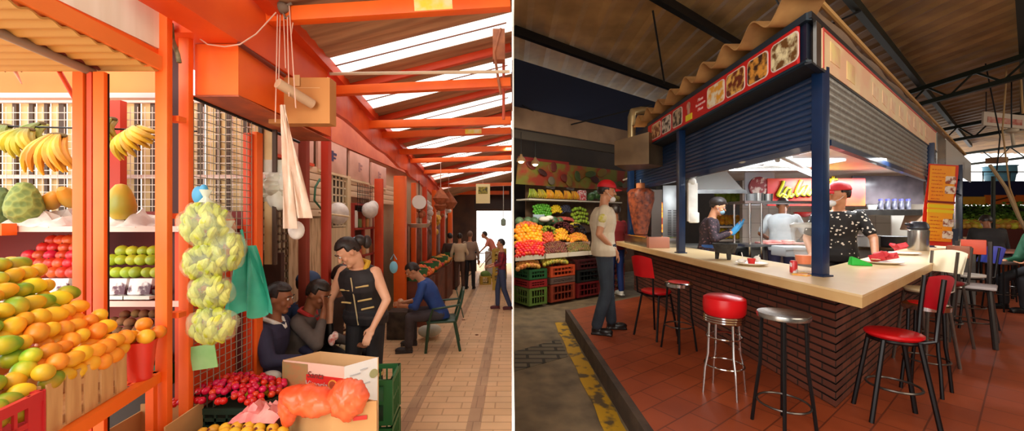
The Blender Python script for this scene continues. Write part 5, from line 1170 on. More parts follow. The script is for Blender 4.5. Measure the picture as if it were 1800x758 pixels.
B().cyl((0,0,.0),(0,0,1.08),.014).build('skewer', STEEL, gy); B().cyl((0,0,.92),(0,0,1.02),.07,n=20).build('top_cap', mat('onion_tan',(196,120,70),.6), gy); B().cyl((0,0,.0),(0,0,.1),.07).build('drip_pin', STEEL, gy)
B().box((.27,.0,.48),(.20,.06,.86)).build('burner_shield', mat('shield',(96,84,76),.45,.5), gy)
B().box((.36,-.03,.45),(.035,.02,.5)).build('burner_glow', mat('ember',(255,150,50),.5,c2=(120,40,10),sc=14,emis=2.2,ramp=(.4,.6)), gy)
trn = thing('steel_tray','long steel drip tray under the meat spit at the counter end','tray',(2.24,6.1,CT))
B().box((0,0,.07),(.5,1.1,.14),bev=.012).build('box', STEEL, trn); B().box((-.0,-.0,.15),(.54,1.14,.015)).build('rim', CHROME, trn)
tag(B().box((0,0,.08),(.3,.1,.16),bev=.01).build('tray_end', mat('pink_steel',(180,120,100),.4,.3), loc=(2.12,5.45,CT)), 'pinkish metal end plate of the grill on the counter', 'plate')
hd2 = thing('exhaust_hood','brushed metal exhaust hood on the kiosk end above the meat spit','hood',(xp(1118,6.0)-.02,6.0,EZ))
v_ = B(); v = [v_.bm.verts.new(p) for p in ((-.42,-.35,.80),(.0,-.62,.78),(.42,-.2,.80),(.0,.4,.80),(-.42,-.35,1.16),(.0,-.62,1.24),(.42,-.2,1.20),(.0,.4,1.16))]
for f in ((0,1,5,4),(1,2,6,5),(2,3,7,6),(3,0,4,7),(4,5,6,7),(0,3,2,1)): v_.bm.faces.new([v[i] for i in f])
v_.build('canopy', mat('bronze_steel',(170,144,110),.35,.7,c2=(130,108,84),sc=2), hd2, smooth=False)
B().tube([(-.05,0,1.18),(-.05,0,1.62),(-.03,0,1.70),(.12,.05,1.74),(.30,.1,1.74)], [.062]*5, 14).build('flue_pipe', mat('brass_flue',(206,186,140),.3,.8), hd2)
tag(B().box((0,0,-.25),(.12,.04,.5)).sph((0,0,.02),(.05,.04,.05)).box((.02,0,-.45),(.13,.05,.14),bev=.02).build('hanging_cloth', mat('cloth_white',(236,234,226),.7,c2=(214,210,200),sc=7,bump=.4), loc=W(1217,322,4.9)), 'white cloth hanging beside the second navy post', 'cloth')
# shelf unit and steel table
su = thing('steel_rack','open steel rack with shelf behind the left counter','rack',(xp(1370,5.0),5.0,0))
for z in (EZ+.21, EZ-.35): B().box((.05,0,z),(1.25,.38,.03)).build('shelf', STEEL, su, smooth=False)
for x, y in ((-.5,-.17),(-.35,-.17),(-.5,.17),(.66,-.17),(.66,.17)): B().cyl((x,y,GR),(x,y,EZ+.21),.014).build('upright', CHROME, su)
B().box((.05,0,GR+.3),(1.25,.38,.02)).build('shelf', STEEL, su, smooth=False)
for k, px in enumerate((1320,1333,1350)):
    tag(B().lathe([(.055,0),(.06,.10),(.05,.10),(.048,.01)] if k != 1 else [(.06,0),(.065,.11),(.055,.11),(.05,.01)],n=20).build('steel_pot', STEEL if k else mat('tin_dark',(90,90,90),.4,.6), loc=(xp(px,5.0),5.0,EZ+.225)), ['dark tin, leftmost on the steel rack','steel container, middle of three on the steel rack','pale steel container, right of three on the steel rack'][k], 'container')
tag(B().box((0,0,.06),(.34,.26,.12),bev=.012).box((0,-.135,.1),(.36,.01,.03)).build('food_tub', mat('tub_grey',(176,180,182),.4), loc=(xp(1392,4.6),4.6,EZ-.46)), 'grey lidded tub below the steel table top', 'tub')
tag(B().box((0,0,0),(.5,.24,.02),bev=.006).sph((-.1,0,.02),(.12,.08,.02)).sph((.12,.03,.02),(.1,.07,.02)).build('meat_board', mat('board_meat',(190,110,104),.5,c2=(226,170,160),sc=10), loc=(xp(1370,4.95),4.95,EZ-.325)), 'board of raw pink meat on the steel table', 'meat')
tag(B().lathe([(.02,0),(.13,.05),(.15,.08),(.13,.08),(.02,.02)]).build('red_bowl', mat('bowl_red',(206,44,40),.4), loc=(xp(1382,6.4),6.0,EZ+.02)), 'red bowl on the rear shelf behind the white shirted cook', 'bowl')
ws = thing('wall_shelf','steel wall shelf holding a row of bottles in the kiosk','shelf',(xp(1552,6.5),6.5,EZ))
B().box((-.0,0,.10),(1.05,.3,.10),bev=.004).build('shelf_box', STEEL, ws, smooth=False); B().box((.5,.0,-.06),(.03,.28,.3),(0,.35,0)).build('bracket', mat('bracket_tan',(150,120,96),.5), ws)
for k in range(10):
    bt = thing('sauce_bottle','small dark bottle with a blue cap in the row on the steel wall shelf','bottle',(xp(1540,6.45)+k*.058,6.36+.08*(k%2),EZ+.15),0,'sauce bottles on the wall shelf')
    B().lathe([(.028,0),(.031,.02),(.031,.10),(.018,.13),(.018,.15)],n=12).build('glass', mat('bottle_grey',(60,60,74),.3,c2=(120,120,130),sc=12), bt); B().lathe([(.022,.15),(.022,.18)],n=10).build('cap', mat('cap_blue',(70,70,150),.4), bt)
tag(B().lathe([(.05,0),(.07,.08),(.06,.08),(.04,.01)]).build('white_bowl', WHITEP, loc=(xp(1528,6.45),6.4,EZ+.15)), 'white bowl at the left end of the steel wall shelf', 'bowl')
wk = thing('rear_worktop','steel worktop with sink along the kiosk back wall','worktop',(5.6,6.0,GR))
B().box((.0,.1,.9),(3.4,.6,.04)).build('top', STEEL, wk, smooth=False); B().box((.0,.12,.44),(3.3,.5,.88)).build('cabinet', mat('cab_grey',(150,150,148),.4,.4), wk, smooth=False)
tag(B().tube([(0,0,0),(0,0,.3),(.03,0,.36),(.1,0,.38),(.16,0,.34),(.17,0,.26)],.014).build('tap', CHROME, loc=(xp(1392,5.9),5.95,GR+.92)), 'curved chrome tap over the sink', 'tap')
pt = thing('saucepan','grey aluminium saucepan on the worktop behind the cook','pan',(xp(1533,5.7),5.75,GR+.92))
B().lathe([(.12,0),(.13,.01),(.13,.17),(.145,.18),(.12,.18),(.118,.02)],n=28).build('bowl', mat('alu',(160,156,150),.4,.6), pt); B().box((.2,0,.15),(.16,.03,.015)).build('handle', BLACKM, pt)
pt = thing('frying_pan','wide black pan on the worktop beside the saucepan','pan',(xp(1576,5.6),5.65,GR+.92))
B().lathe([(.13,0),(.17,.03),(.19,.14),(.215,.17),(.18,.15),(.12,.02)],n=30).build('bowl', mat('cast_iron',(30,30,32),.5), pt); B().cyl((-.2,0,.15),(-.36,0,.18),.014).build('handle', BLACKM, pt)
tag(B().box((0,0,.35),(.9,.02,.9)).build('white_board', mat('board_white',(232,228,220),.5), loc=(xp(1610,6.9),6.9,EZ-.5)), 'white wall panel right of the wall shelf', 'panel')
# items on the counter
mo = thing('stone_mortar','dark three legged stone mortar on the left counter','mortar',(2.24,3.95,CT))
B().lathe([(.03,.06),(.09,.07),(.115,.15),(.12,.165),(.10,.165),(.08,.11),(.0,.09)],n=26).build('bowl', mat('basalt',(58,54,50),.9,c2=(40,38,36),sc=30,bump=.5), mo)
for k in range(3): a = k*2.09+.5; B().cyl((.075*math.cos(a),.075*math.sin(a),0),(.07*math.cos(a),.07*math.sin(a),.09),.017,.024).build('foot', MATS['basalt'], mo)
def plate(lab, x, y, r, fill):
    t = thing('plate', lab, 'plate', (x,y,CT)); B().lathe([(r*.55,0),(r*.7,.004),(r,.02),(r,.025),(r*.68,.012),(.001,.01)],n=32).build('dish', mat('plate_white',(236,228,214),.35), t); return t
plate('white plate with a red cup between the mortar and the blender', 2.2, 3.45, .13, 0)
tag(B().lathe([(.025,0),(.035,.05),(.03,.05),(.02,.01)]).build('red_cup', mat('cup_red',(216,40,36),.4), loc=(2.2,3.45,CT+.012)), 'small red cup on the white plate by the mortar', 'cup')
tag(B().cyl((-.05,0,0),(-.06,.02,.10),.004).cyl((.05,.02,0),(.09,.0,.08),.005).sph((.07,0,.04),(.03,.03,.03)).sph((-.05,.03,.02),(.04,.03,.02)).build('napkins', mat('napkin_white',(240,236,228),.7), loc=(2.2,3.48,CT+.013)), 'white napkins and straws on the plate with the red cup', 'napkins')
bl = thing('blender_jug','clear jug of orange juice beside the navy corner post','jug',(2.375,3.06,CT))
B().lathe([(.06,0),(.065,.02),(.055,.05),(.075,.22),(.088,.36),(.084,.36),(.07,.22),(.05,.06),(.0,.055)],n=28).build('jug_glass', mat('jug_clear',(226,222,214),.08,alpha=.09), bl)
B().lathe([(.0,.056),(.049,.06),(.056,.13),(.0,.13)],n=24).build('orange_juice', mat('orange_juice',(246,116,22),.35), bl)
B().lathe([(.09,.355),(.092,.38),(.07,.395),(.0,.395)],n=24).build('lid', mat('lid_clear',(220,220,214),.2,alpha=.6), bl)
tag(B().lathe([(.024,0),(.026,.006),(.026,.085),(.02,.095),(.0,.095)],n=18).build('drink_can', mat('can_red',(206,50,54),.3,c2=(230,226,226),sc=14,ramp=(.5,.56)), loc=(2.235,2.98,CT)), 'small red and white can beside the juice jug', 'can')
tag(B().box((0,0,.004),(.16,.10,.008),(0,0,.5)).build('leaflet', mat('leaflet_orange',(240,130,50),.5,c2=(240,210,90),sc=14), loc=(2.23,2.86,CT)), 'orange leaflet lying in front of the juice jug', 'leaflet')
gb = B(); gv_ = [gb.bm.verts.new(p) for p in ((-.075,-.03,0),(.085,-.03,0),(.085,.05,0),(-.075,.05,0),(-.07,-.02,.085),(.08,-.025,.02),(.08,.045,.02),(-.06,.045,.08))]
for f in ((0,1,5,4),(1,2,6,5),(2,3,7,6),(3,0,4,7),(4,5,6,7),(0,3,2,1)): gb.bm.faces.new([gv_[i] for i in f])
gx_ = RR(1.5,.22,CT)
o = gb.build('green_holder', mat('bright_green',(30,190,60),.35), smooth=False, loc=(3.17,3.42,CT), rz=-.3); bmod = o.modifiers.new('b','BEVEL'); bmod.width = .012; bmod.segments = 3
tag(o, 'bright green plastic holder near the cook on the right counter', 'holder')
rpm = mat('red_paper',(206,30,44),.55,c2=(232,80,84),sc=9)
for k, (px, Y) in enumerate(((1553,3.55),(1590,4.45))):
    x = xp(px, Y); plate(['white plate with red paper wraps beside the green holder','farther white plate with a red wrap by the steel flask'][k], x, Y, .14, 0)
    b = B(); r = random.Random(k+4)
    for j in range(6 if k == 0 else 2): b.box((r.uniform(-.10,.08), r.uniform(-.03,.09), .04+r.uniform(0,.05)), (.10,.06,.035), (r.uniform(-.6,.6),r.uniform(-.6,.6),r.uniform(0,3)), bev=.01)
    tag(b.build('red_wraps', rpm, loc=(x,Y,CT+.012)), ['crumpled red paper wraps on the nearer plate','single red paper wrap on the farther plate'][k], 'wraps')
fk = thing('steel_flask','brushed steel pump flask with a dark lid on the right counter','flask',(xp(1614,5.05),5.05,CT))
B().lathe([(.098,0),(.102,.01),(.102,.27),(.088,.285),(.0,.285)],n=30).build('body', mat('flask_steel',(186,182,174),.25,.85), fk); B().lathe([(.095,.28),(.108,.30),(.098,.35),(.07,.385),(.0,.39)],n=26).build('lid', mat('lid_dark',(46,48,58),.35), fk); B().box((-.10,0,.34),(.12,.06,.03),(0,.3,0),bev=.01).build('spout', MATS['lid_dark'], fk); B().tube([(.11,0,.3),(.15,0,.26),(.14,0,.18)],.008).build('handle', BLACKM, fk)
# menu banner
mn = thing('menu_banner','tilted orange menu banner with yellow bands hung over the right counter','banner',(xp(1652,5.38),5.38,EZ+.19), (0,.06,0))
OR2 = mat('menu_orange',(250,140,24),.5,c2=(250,176,36),sc=2.2); 
B().grid(lambda u,v: ((u-.5)*.43, .02*math.sin(v*5), (v-.5)*1.16), 4, 12, .004).build('sheet', mat('menu_red',(214,50,30),.5), mn)
B().box((-.02,-.026,.02),(.36,.004,1.08)).build('orange_panel', OR2, mn, smooth=False)
B().box((-.02,-.03,-.02),(.38,.004,.05)).build('yellow_band', mat('menu_yellow',(238,206,30),.5), mn, smooth=False); B().box((-.02,-.03,-.09),(.38,.004,.045)).build('yellow_band', MATS['menu_yellow'], mn, smooth=False)
B().box((-.02,-.031,.04),(.40,.004,.03)).build('dark_band', mat('menu_dark',(130,30,20),.5), mn, smooth=False)
r = random.Random(1)
for k in range(20):
    z = .5-k*.052
    if -.15 < z < .07: continue
    w = r.uniform(.12,.2); B().box((-.17+w/2,-.030,z),(w,.003,.014)).build('menu_line', mat('menu_text',(200,80,20),.5,c2=(246,140,30),sc=60,ramp=(.45,.55)), mn, smooth=False)
for z, c in ((.36,'a'),(.22,'b'),(-.25,'c'),(-.42,'d')): rrect(B(), .10, z, .15, .11, .02, -.029, .004).build('dish_picture', mat('menu_pic'+c,(236,220,200),.5,c2=(150,70,40),sc=18,ramp=(.45,.6)), mn, smooth=False)
tag(B().box((0,0,.13),(.3,.2,.26)).build('dark_case', mat('case_navy',(24,30,50),.5), loc=(xp(1655,6.1),6.1,CT)), 'dark case at the foot of the orange menu banner', 'case')
gp = thing('glass_screen','glass screen with green and pink goods behind the menu banner','glass case',tuple(RR(7.2,.3,CT)), ANG)
B().box((1.1,0,.45),(2.2,.01,.9)).build('pane', mat('pane_clear',(220,226,226),.08,alpha=.18), gp, smooth=False); B().box((1.1,0,.91),(2.2,.03,.03)).box((0,0,.45),(.03,.03,.9)).box((1.1,0,.45),(.02,.02,.9)).build('rails', CHROME, gp, smooth=False)
b = B(); r = random.Random(9)
for k in range(22): b.sph((r.uniform(.2,2.0), .2, r.uniform(.1,.7)), r.uniform(.04,.08), u=8, v=6)
b.build('goods', mat('case_goods',(90,130,60),.6,c2=(214,120,110),sc=4), gp)
# corrugated roof over the kiosk
tan = mat('fibre_roof',(176,132,78),.7,c2=(146,104,60),sc=5)
def kr(u, v):
    Y = 2.55+3.6*u; x0 = 1.90; x1 = FR((Y-2.6)/.587 if Y > 2.6 else 0, 0).x+.05; x1 = max(min(x1-.45, 9.0), 2.2)
    return (x0+(x1-x0)*v, Y, EZ+1.50+.06*math.sin(2*PI*(Y-2.5)/.385)+.12*v*0)
tag(B().grid(kr, 150, 4, .014).build('corrugated_roof', tan), 'tan corrugated roof sheet whose wavy edge shows over the red sign', 'roof')
rp = thing('roof_plastic','brown translucent sheet hanging between the roof edge and the cream sign','sheet',FR(0,.02,EZ), ANG)
B().grid(lambda u,v: (.15+11.2*u, .02+.012*math.sin(u*60)+.10*(1-v), 1.42+(.17-.02*u)*v), 60, 3, .006).build('sheet', mat('brown_film',(132,98,62),.5,c2=(104,76,48),sc=3), rp)
B().cyl((-.2,.02,1.66),(11.4,.02,1.58),.022,n=8).build('edge_tube', mat('tan_edge',(206,160,92),.6), rp)
# kiosk people
def speck_mat():
    m = bpy.data.materials.new('floral_black'); m.use_nodes = True; N = m.node_tree.nodes; L = m.node_tree.links; b = N['Principled BSDF']; b.inputs['Roughness'].default_value = .7
    tc = N.new('ShaderNodeTexCoord'); v = N.new('ShaderNodeTexVoronoi'); v.inputs['Scale'].default_value = 26; L.new(tc.outputs['Object'], v.inputs[0]); n = N.new('ShaderNodeTexNoise'); n.inputs['Scale'].default_value = 60; L.new(tc.outputs['Object'], n.inputs[0])
    a = N.new('ShaderNodeMath'); a.operation = 'MULTIPLY_ADD'; a.inputs[1].default_value = .5; L.new(n.outputs[0], a.inputs[0]); L.new(v.outputs['Distance'], a.inputs[2])
    r = N.new('ShaderNodeValToRGB'); r.color_ramp.interpolation = 'CONSTANT'; r.color_ramp.elements[0].color = lin((232,222,210)); r.color_ramp.elements[1].position = .50; r.color_ramp.elements[1].color = lin((22,18,20)); L.new(a.outputs[0], r.inputs[0]); L.new(r.outputs[0], b.inputs['Base Color']); return m
FLO = speck_mat(); REDC = mat('red_cap',(206,20,30),.6,c2=(186,14,24),sc=9)
MW = mat('mask_white',(226,230,232),.6)
def patch_extra(root, K, X, Yf, sp, hp, HX, HY):
    B().grid(lambda u,v: hp((u-.5)*.07,.100-.5*((u-.5)*.07)**2*20*.3,.055+.05*v), 6, 4, .004).build('cap_patch', mat('patch_cream',(240,214,196),.6), root)
    B().tube([hp(0,.0,0)], .001) if 0 else None
person('person','cook in a red cap and black floral shirt leaning on the right counter', (3.50,4.04,GR), math.radians(142), 'tan', dict(hip=(0,.0,.95),neck=(0,.05,1.45),head=(.0,.10,1.61),look=(-58,2,0),elR=(.26,.06,1.14),wrR=(.22,.24,.97),elL=(-.27,.12,1.16),wrL=(-.26,.36,.985),handL=(.1,1,-.1),handR=(0,1,-.1),curl=.1), vox=.009, top=FLO, sleeve=.75, bottom=PANT, shoes=BLACKM, cap=REDC, mask=(MW, True), extra=patch_extra)
person('person','cook in a dark floral blouse, black hair and blue gloves behind the left counter', (xp(1243,5.35),5.35,GR), math.radians(-120), 'tan', dict(neck=(0,.06,1.40),head=(0,.14,1.555),look=(0,22,0),elR=(.22,.1,1.1),wrR=(.08,.33,1.2),handR=(-.1,.6,.8),elL=(-.22,.1,1.1),wrL=(-.06,.36,1.24),handL=(.1,.6,.8)), scale=.98, vox=.01, top=mat('dark_floral',(44,30,38),.8,c2=(120,84,90),sc=30,ramp=(.58,.66)), sleeve=1.7, bottom=mat('jeans_blue2',(48,88,150),.8), shoes=BLACKM, hair='bouffant', female=True, mask=(mat('mask_blue',(150,190,214),.6), False), gloves=(mat('glove_blue',(60,150,206),.5),'RL'))
person('person','cook in a white shirt bent over the sink with his back to the camera', (xp(1362,5.75),5.6,GR), math.radians(-38), 'brown', dict(neck=(0,.16,1.42),head=(0,.30,1.55),look=(0,40,0),elR=(.28,.16,1.12),wrR=(.22,.42,1.02),elL=(-.28,.16,1.12),wrL=(-.15,.4,1.0)), vox=.01, top=mat('white_shirt',(226,234,238),.7,c2=(206,216,222),sc=6), sleeve=.8, bottom=NAVYC, shoes=BLACKM, gloves=(mat('glove_teal',(60,120,140),.5),'RL'))
person('person','man in a red cap and cream shirt standing on the kerb with clasped hands', (1.10,4.50,GR), math.radians(-100), 'tan', dict(hip=(0,0,.96),neck=(0,.0,1.49),head=(0,.035,1.665),look=(4,6,0),elR=(.25,-.07,1.17),wrR=(.10,.13,.96),handR=(-.55,.3,-.6),elL=(-.25,-.04,1.17),wrL=(-.08,.14,.94),handL=(.55,.3,-.6),knR=(.10,.03,.52),anR=(.11,-.09,.09),toeR=(.2,1,0),knL=(-.12,.05,.52),anL=(-.14,.10,.09),toeL=(-.1,1,0),curl=.5), scale=1.01, vox=.008, top=mat('cream_shirt',(226,212,186),.75,c2=(210,194,166),sc=6), sleeve=.62, bottom=mat('dark_jeans',(36,44,56),.8,c2=(50,60,72),sc=7), shoes=mat('black_boot',(24,20,20),.35), cap=REDC, mask=(MW, True), leg_r=1.15, bulk=1.18,
  extra=lambda root,K,X,Yf,sp,hp,HX,HY: B().sph((K['neck']+X*.165).lerp(K['elR'],.45)+X*.052-Vector((0,0,.0)), (.02,.05,.05)).build('sleeve_print', mat('print_yellow',(200,190,60),.7,c2=(226,212,186),sc=20), root))
person('person','person in a dark red top and blue trousers half hidden by the kiosk end', (xp(1083,7.2),7.2,GA), math.radians(20), 'brown', None, vox=.013, top=mat('dark_red_top',(120,20,28),.8), sleeve=1.8, bottom=mat('royal_blue',(24,48,110),.8), shoes=WHITEP)
# ---------------------------------------------------------------- stools and bar chairs
REDV = mat('red_vinyl',(206,16,24),.3,c2=(190,12,20),sc=4)
BLKT = mat('black_tube',(20,18,20),.35,.4)
def fp(px, py, dy=1.36): Y = F*dy/(py-HZ); return (xp(px,Y), Y)
def stool(lab, x, y, h, r, seat, legm, splay=.07, ring=(.26,), seatm=None, rimm=None, rz=.3, legs=4, bend=True, tr=.010, group=None):
    t = thing('bar_stool', lab, 'stool', (x,y,GR), rz, group)
    if seat == 'pad':
        B().lathe([(r*.9,h-.145),(r,h-.125),(r*1.03,h-.06),(r,h-.015),(r*.85,h),(0,h+.012)],n=32).build('seat', seatm, t)
        for k in range(3): B().ring((0,0,h-.155-k*.018), r*.93, .009).build('seat_band', CHROME, t)
        zt_ = h-.20
    elif seat == 'disc':
        B().lathe([(r*.8,h-.035),(r*.98,h-.03),(r,h-.01),(r*.97,h),(r*.6,h-.004),(0,h-.004)],n=32).build('seat', seatm, t); zt_ = h-.03
    elif seat == 'rim':
        B().lathe([(r*.8,h-.05),(r*.98,h-.045),(r,h-.012),(r*.9,h-.002),(r*.78,h),(0,h-.01)],n=32).build('rim', CHROME, t)
        B().lathe([(r*.76,h-.005),(r*.74,h+.004),(r*.5,h+.008),(0,h+.008)],n=28).build('seat', seatm, t); zt_ = h-.04
    for k in range(legs):
        a = k*2*PI/legs+PI/4; c, s = math.cos(a), math.sin(a); R0 = r*.78
        pts = [(R0*c,R0*s,zt_),((R0+.01)*c,(R0+.01)*s,zt_*.55),((R0+.02+splay*.25)*c,(R0+.02+splay*.25)*s,.2),((R0+splay)*c,(R0+splay)*s,.0)] if bend else [(R0*c,R0*s,zt_),((R0+splay)*c,(R0+splay)*s,0)]
        B().tube(pts, tr).build('leg', legm, t)
    for z in ring:
        f = z/zt_; R = r*.78+(.02+splay*.25)*(1-f)+.002
        B().ring((0,0,z), R, .007).build('foot_ring', CHROME if legm is CHROME else (mat('ring_grey',(90,84,80),.3,.8)), t)
    return t
x, y = fp(1273,690); stool('red padded bar stool with chrome legs and bands', x, y, .755, .148, 'pad', CHROME, .05, (.22,.44), REDV, rz=.785, tr=.010)
x, y = fp(1377,751); stool('bar stool with a plain steel disc seat and black legs, nearest the counter corner', x, y, .745, .15, 'disc', BLKT, .055, (.16,), mat('worn_disc',(196,192,186),.25,.9,c2=(120,118,116),sc=7), rz=.2, tr=.011)
x, y = fp(1193,614); stool('black legged stool with a chrome rimmed red seat beside the red chair', x, y, .70, .14, 'rim', BLKT, .06, (.25,), REDV, rz=.4)
def barchair(lab, x, y, rz, h, seatm, legm, backm, bh=.36, r=.2, back='panel', ring=True, sq=False, tr=.013, bw=.3, group=None):
    """faces local +y, the back stands on the -y side"""
    t = thing('bar_chair', lab, 'chair', (x,y,GR), rz, group)
    if sq: B().box((0,0,h-.02),(r*2,r*2,.035),bev=.015).build('seat', seatm, t)
    else: B().lathe([(r*.9,h-.035),(r,h-.02),(r,h-.005),(r*.93,h),(0,h-.004)],n=34).build('seat', seatm, t)
    B().ring((0,0,h-.05), r*.85, .012).build('seat_frame', legm, t)
    for sx in (-1,1):
        B().tube([(sx*r*.7,r*.6,h-.04),(sx*r*.95,r*1.1,0)], tr).build('leg', legm, t)
        B().tube([(sx*r*.7,-r*.6,h-.04),(sx*r*.95,-r*1.15,0)], tr).build('leg', legm, t)
        B().tube([(sx*r*.6,-r*.5,h-.05),(sx*r*.65,-r*1.12,h-.02),(sx*r*.68,-r*1.2,h+bh*.4),(sx*r*.7,-r*1.35,h+bh)], tr*.9).build('back_post', legm, t)
    if ring: B().ring((0,0,h*.38), r*.93, .008).build('foot_ring', mat('ring_grey',(90,84,80),.3,.8) if legm is not CHROME else CHROME, t)
    if back == 'panel': B().grid(lambda u,v: ((u-.5)*(bw+.02), -r*1.24-.05*v-.04*(1-(2*u-1)**2), h+bh*.42+bh*.62*v*(1-.12*(2*u-1)**2)), 10, 5, .0).build('backrest', backm, t)
    o = t.children[-1]; md = o.modifiers.new('s','SOLIDIFY') if back == 'panel' else None
    if md: md.thickness = .018
    if back == 'bar': B().box((0,-r*1.33,h+bh*.86),(bw*.55,.035,bh*.36),bev=.01).build('backrest', backm, t)
    return t
x, y = fp(1153,590); barchair('red seated black chair with a curved red back, farthest left at the counter', x, y, -PI/2+.55, .53, REDV, BLKT, REDV, .40, .165, ring=False, bw=.26, tr=.012)
barchair('red seated bar chair with a red back beside the counter corner', 2.60, 2.56, math.radians(66), .59, REDV, BLKT, mat('red_back',(186,18,32),.4), .38, .150, bw=.24, tr=.015)
x, y = fp(1620,681); stool('red seat stool with a worn metal rim just behind the near red chair', x-.02, y-.05, .69, .14, 'rim', BLKT, .05, (.25,), REDV, rz=.5, tr=.012)
barchair('bar chair with cream round seat and cream padded back', 3.87, 3.52, math.radians(92), .71, mat('cream_vinyl',(236,214,170),.4), mat('dark_chrome',(120,112,106),.25,.85), mat('cream_back',(232,216,182),.45), .34, .145, bw=.28)
barchair('bar chair with a small brown wooden back, behind the cream one', 4.62, 4.02, math.radians(96), .69, mat('dark_red_vinyl',(120,24,26),.45), MATS['dark_chrome'], mat('brown_wood',(150,84,52),.5,c2=(120,64,40),sc=5), .36, .145, 'bar', bw=.36)
barchair('grey seated chair with an orange red top bar on dark square legs', 5.05, 4.12, math.radians(127), .64, mat('grey_vinyl',(170,160,158),.45), mat('dark_steel',(70,64,62),.3,.7), mat('orange_red_bar',(206,70,34),.45), .46, .17, 'bar', sq=True, tr=.022, bw=.34)
barchair('bar chair with a white seat beyond the orange barred chair', 5.75, 4.75, math.radians(75), .66, WHITEP, BLKT, mat('blue_back',(30,50,150),.5), .34, .17, bw=.3)
for k, (t_, s_) in enumerate(((6.3,-.3),(7.2,-.35),(8.1,-.3),(9.0,-.45))):
    p = RR(t_, s_); stool(['dark stool past the white seated chair','dark stool farther along the counter','dark stool near the seated person in black','farthest dark stool at the end of the counter'][k], p.x, p.y, .72, .17, 'disc', BLKT, .05, (.25,), mat('dark_seat',(60,44,40),.5), rz=k)
tb_ = thing('side_table','thin legged dark table with a reddish top right of the counter end','table',(8.7,6.75,GR),.6)
B().box((0,0,.78),(1.0,.5,.03),bev=.006).build('table_top', mat('reddish_top',(150,90,72),.4), tb_)
for sx, sy in ((-.45,-.2),(.45,-.2),(-.45,.2),(.45,.2)): B().cyl((sx,sy,0),(sx,sy,.77),.018).build('leg', BLKT, tb_)
# seated people at far right
person('person','person in black seated at the far end of the right counter, seen from behind', (9.15,7.2,GR), math.radians(-40), 'brown', sit(hip=(0,0,.66),neck=(0,.12,1.16),head=(0,.2,1.3),look=(0,30,0),anR=(.14,.40,.25),anL=(-.14,.40,.25),knR=(.14,.42,.62),knL=(-.14,.42,.62)), vox=.015, top=mat('charcoal_top',(42,38,38),.8), sleeve=1.9, bottom=PANT, shoes=BLACKM, bulk=1.25)
person('person','person in a green jacket cut off by the right edge', (7.78,5.45,GR), math.radians(80), 'tan', sit(hip=(0,0,.62),neck=(0,.06,1.14),head=(.0,.1,1.31)), vox=.014, top=mat('green_jacket',(34,84,58),.7), sleeve=1.9, bottom=PANT, shoes=BLACKM, bulk=1.25)
ped2 = lambda lab, x, y, h: tag(B().lathe([(.17,0),(.18,.02),(.05,.05),(.05,h-.04),(.17,h-.02),(.17,h)]).build('pedestal_stool', BLACKM, loc=(x,y,GR)), lab, 'stool')
ped2('black pedestal stool under the person in the green jacket', 7.78, 5.45, .49); ped2('black pedestal stool under the person in black', 9.15, 7.2, .53)
# ---------------------------------------------------------------- fruit stall at the left of the right hall
SR = math.atan(.7245)
def SP(u, d, z): # u metres along the stall from the partition, d metres behind its front line
    return Vector((.06+u*math.cos(SR), 6.12+u*math.sin(SR)+d*1.1, z))
def sbox(name, lab, cat, u0, u1, d0, d1, z0, z1, m, grp=None, bev=0):
    c = SP((u0+u1)/2,(d0+d1)/2,(z0+z1)/2); o = B().box((0,0,0),(u1-u0,d1-d0,z1-z0),bev=bev).build(name, m, loc=c, rz=SR, smooth=bool(bev)); return tag(o, lab, cat, grp)
def tocam(): pass
# the stall line leans forward over the left end: keep clear of the partition
cc = [('crate_green',(36,92,48)),('crate_redd',(150,30,30)),('crate_lime',(96,124,50)),('crate_orange',(196,76,36)),('crate_grey',(104,82,72)),('crate_rust',(150,60,38)),('crate_maroon2',(70,22,22)),('crate_dark',(28,32,30)),('crate_red2',(120,22,26))]
lay = [(.28,.55,[('crate_lime',.30),('crate_redd',.14),('crate_green',.18)]),(.90,.62,[('crate_rust',.32),('crate_grey',.12),('crate_orange',.20)]),(1.58,.66,[('crate_red2',.28),('crate_dark',.24),('crate_maroon2',.20)]),(2.32,.66,[('crate_rust',.30),('crate_red2',.26),('crate_dark',.2)])]
cd = dict(cc)
for ci, (u, L, stack) in enumerate(lay):
    z = GA
    for li, (nm, h) in enumerate(stack):
        p = SP(u, .25, z); w_ = L if ci else .42
        crate('plastic_crate', ['bottom','middle','top'][li]+' crate of the '+['leftmost','second','third','fourth'][ci]+' column under the fruit stall', 'crate', p if ci else SP(u+.04,.26,z), SR, w_-.03, .44, h-.01, mat(nm, cd[nm], .5), 7); z += h
random.seed(21)
def fruitfield(nm, lab, cat, m, r, u0, u1, d0, d1, z0, rise, shape='round', grp=None, dome=.04, dens=1.0):
    P = []
    for a, b_ in hexpts(u0, u1, d0, d1, r*1.9/dens):
        f = (b_-d0)/max(d1-d0,1e-3); g = 1-abs(2*(a-u0)/(u1-u0)-1)**2
        q = SP(a, b_, z0+rise*f+dome*g)
        if q.x < .06: continue
        P.append(q)
    place(proto(nm, m, r, shape), P, lab, cat, grp or lab)
    return P
# low crates' fruit
fruitfield('mandarin','brownish orange fruit in the leftmost top crate of the stall','fruit',mat('bf1',(206,140,60),.5,rnd=.05),.038,.05,.5,.06,.44,GA+.64,.03)
fruitfield('guava','yellow green fruit in the second top crate of the stall','fruit',mat('bf2',(190,160,50),.5,c2=(120,130,50),sc=8,rnd=.07),.036,.62,1.18,.06,.44,GA+.665,.03)
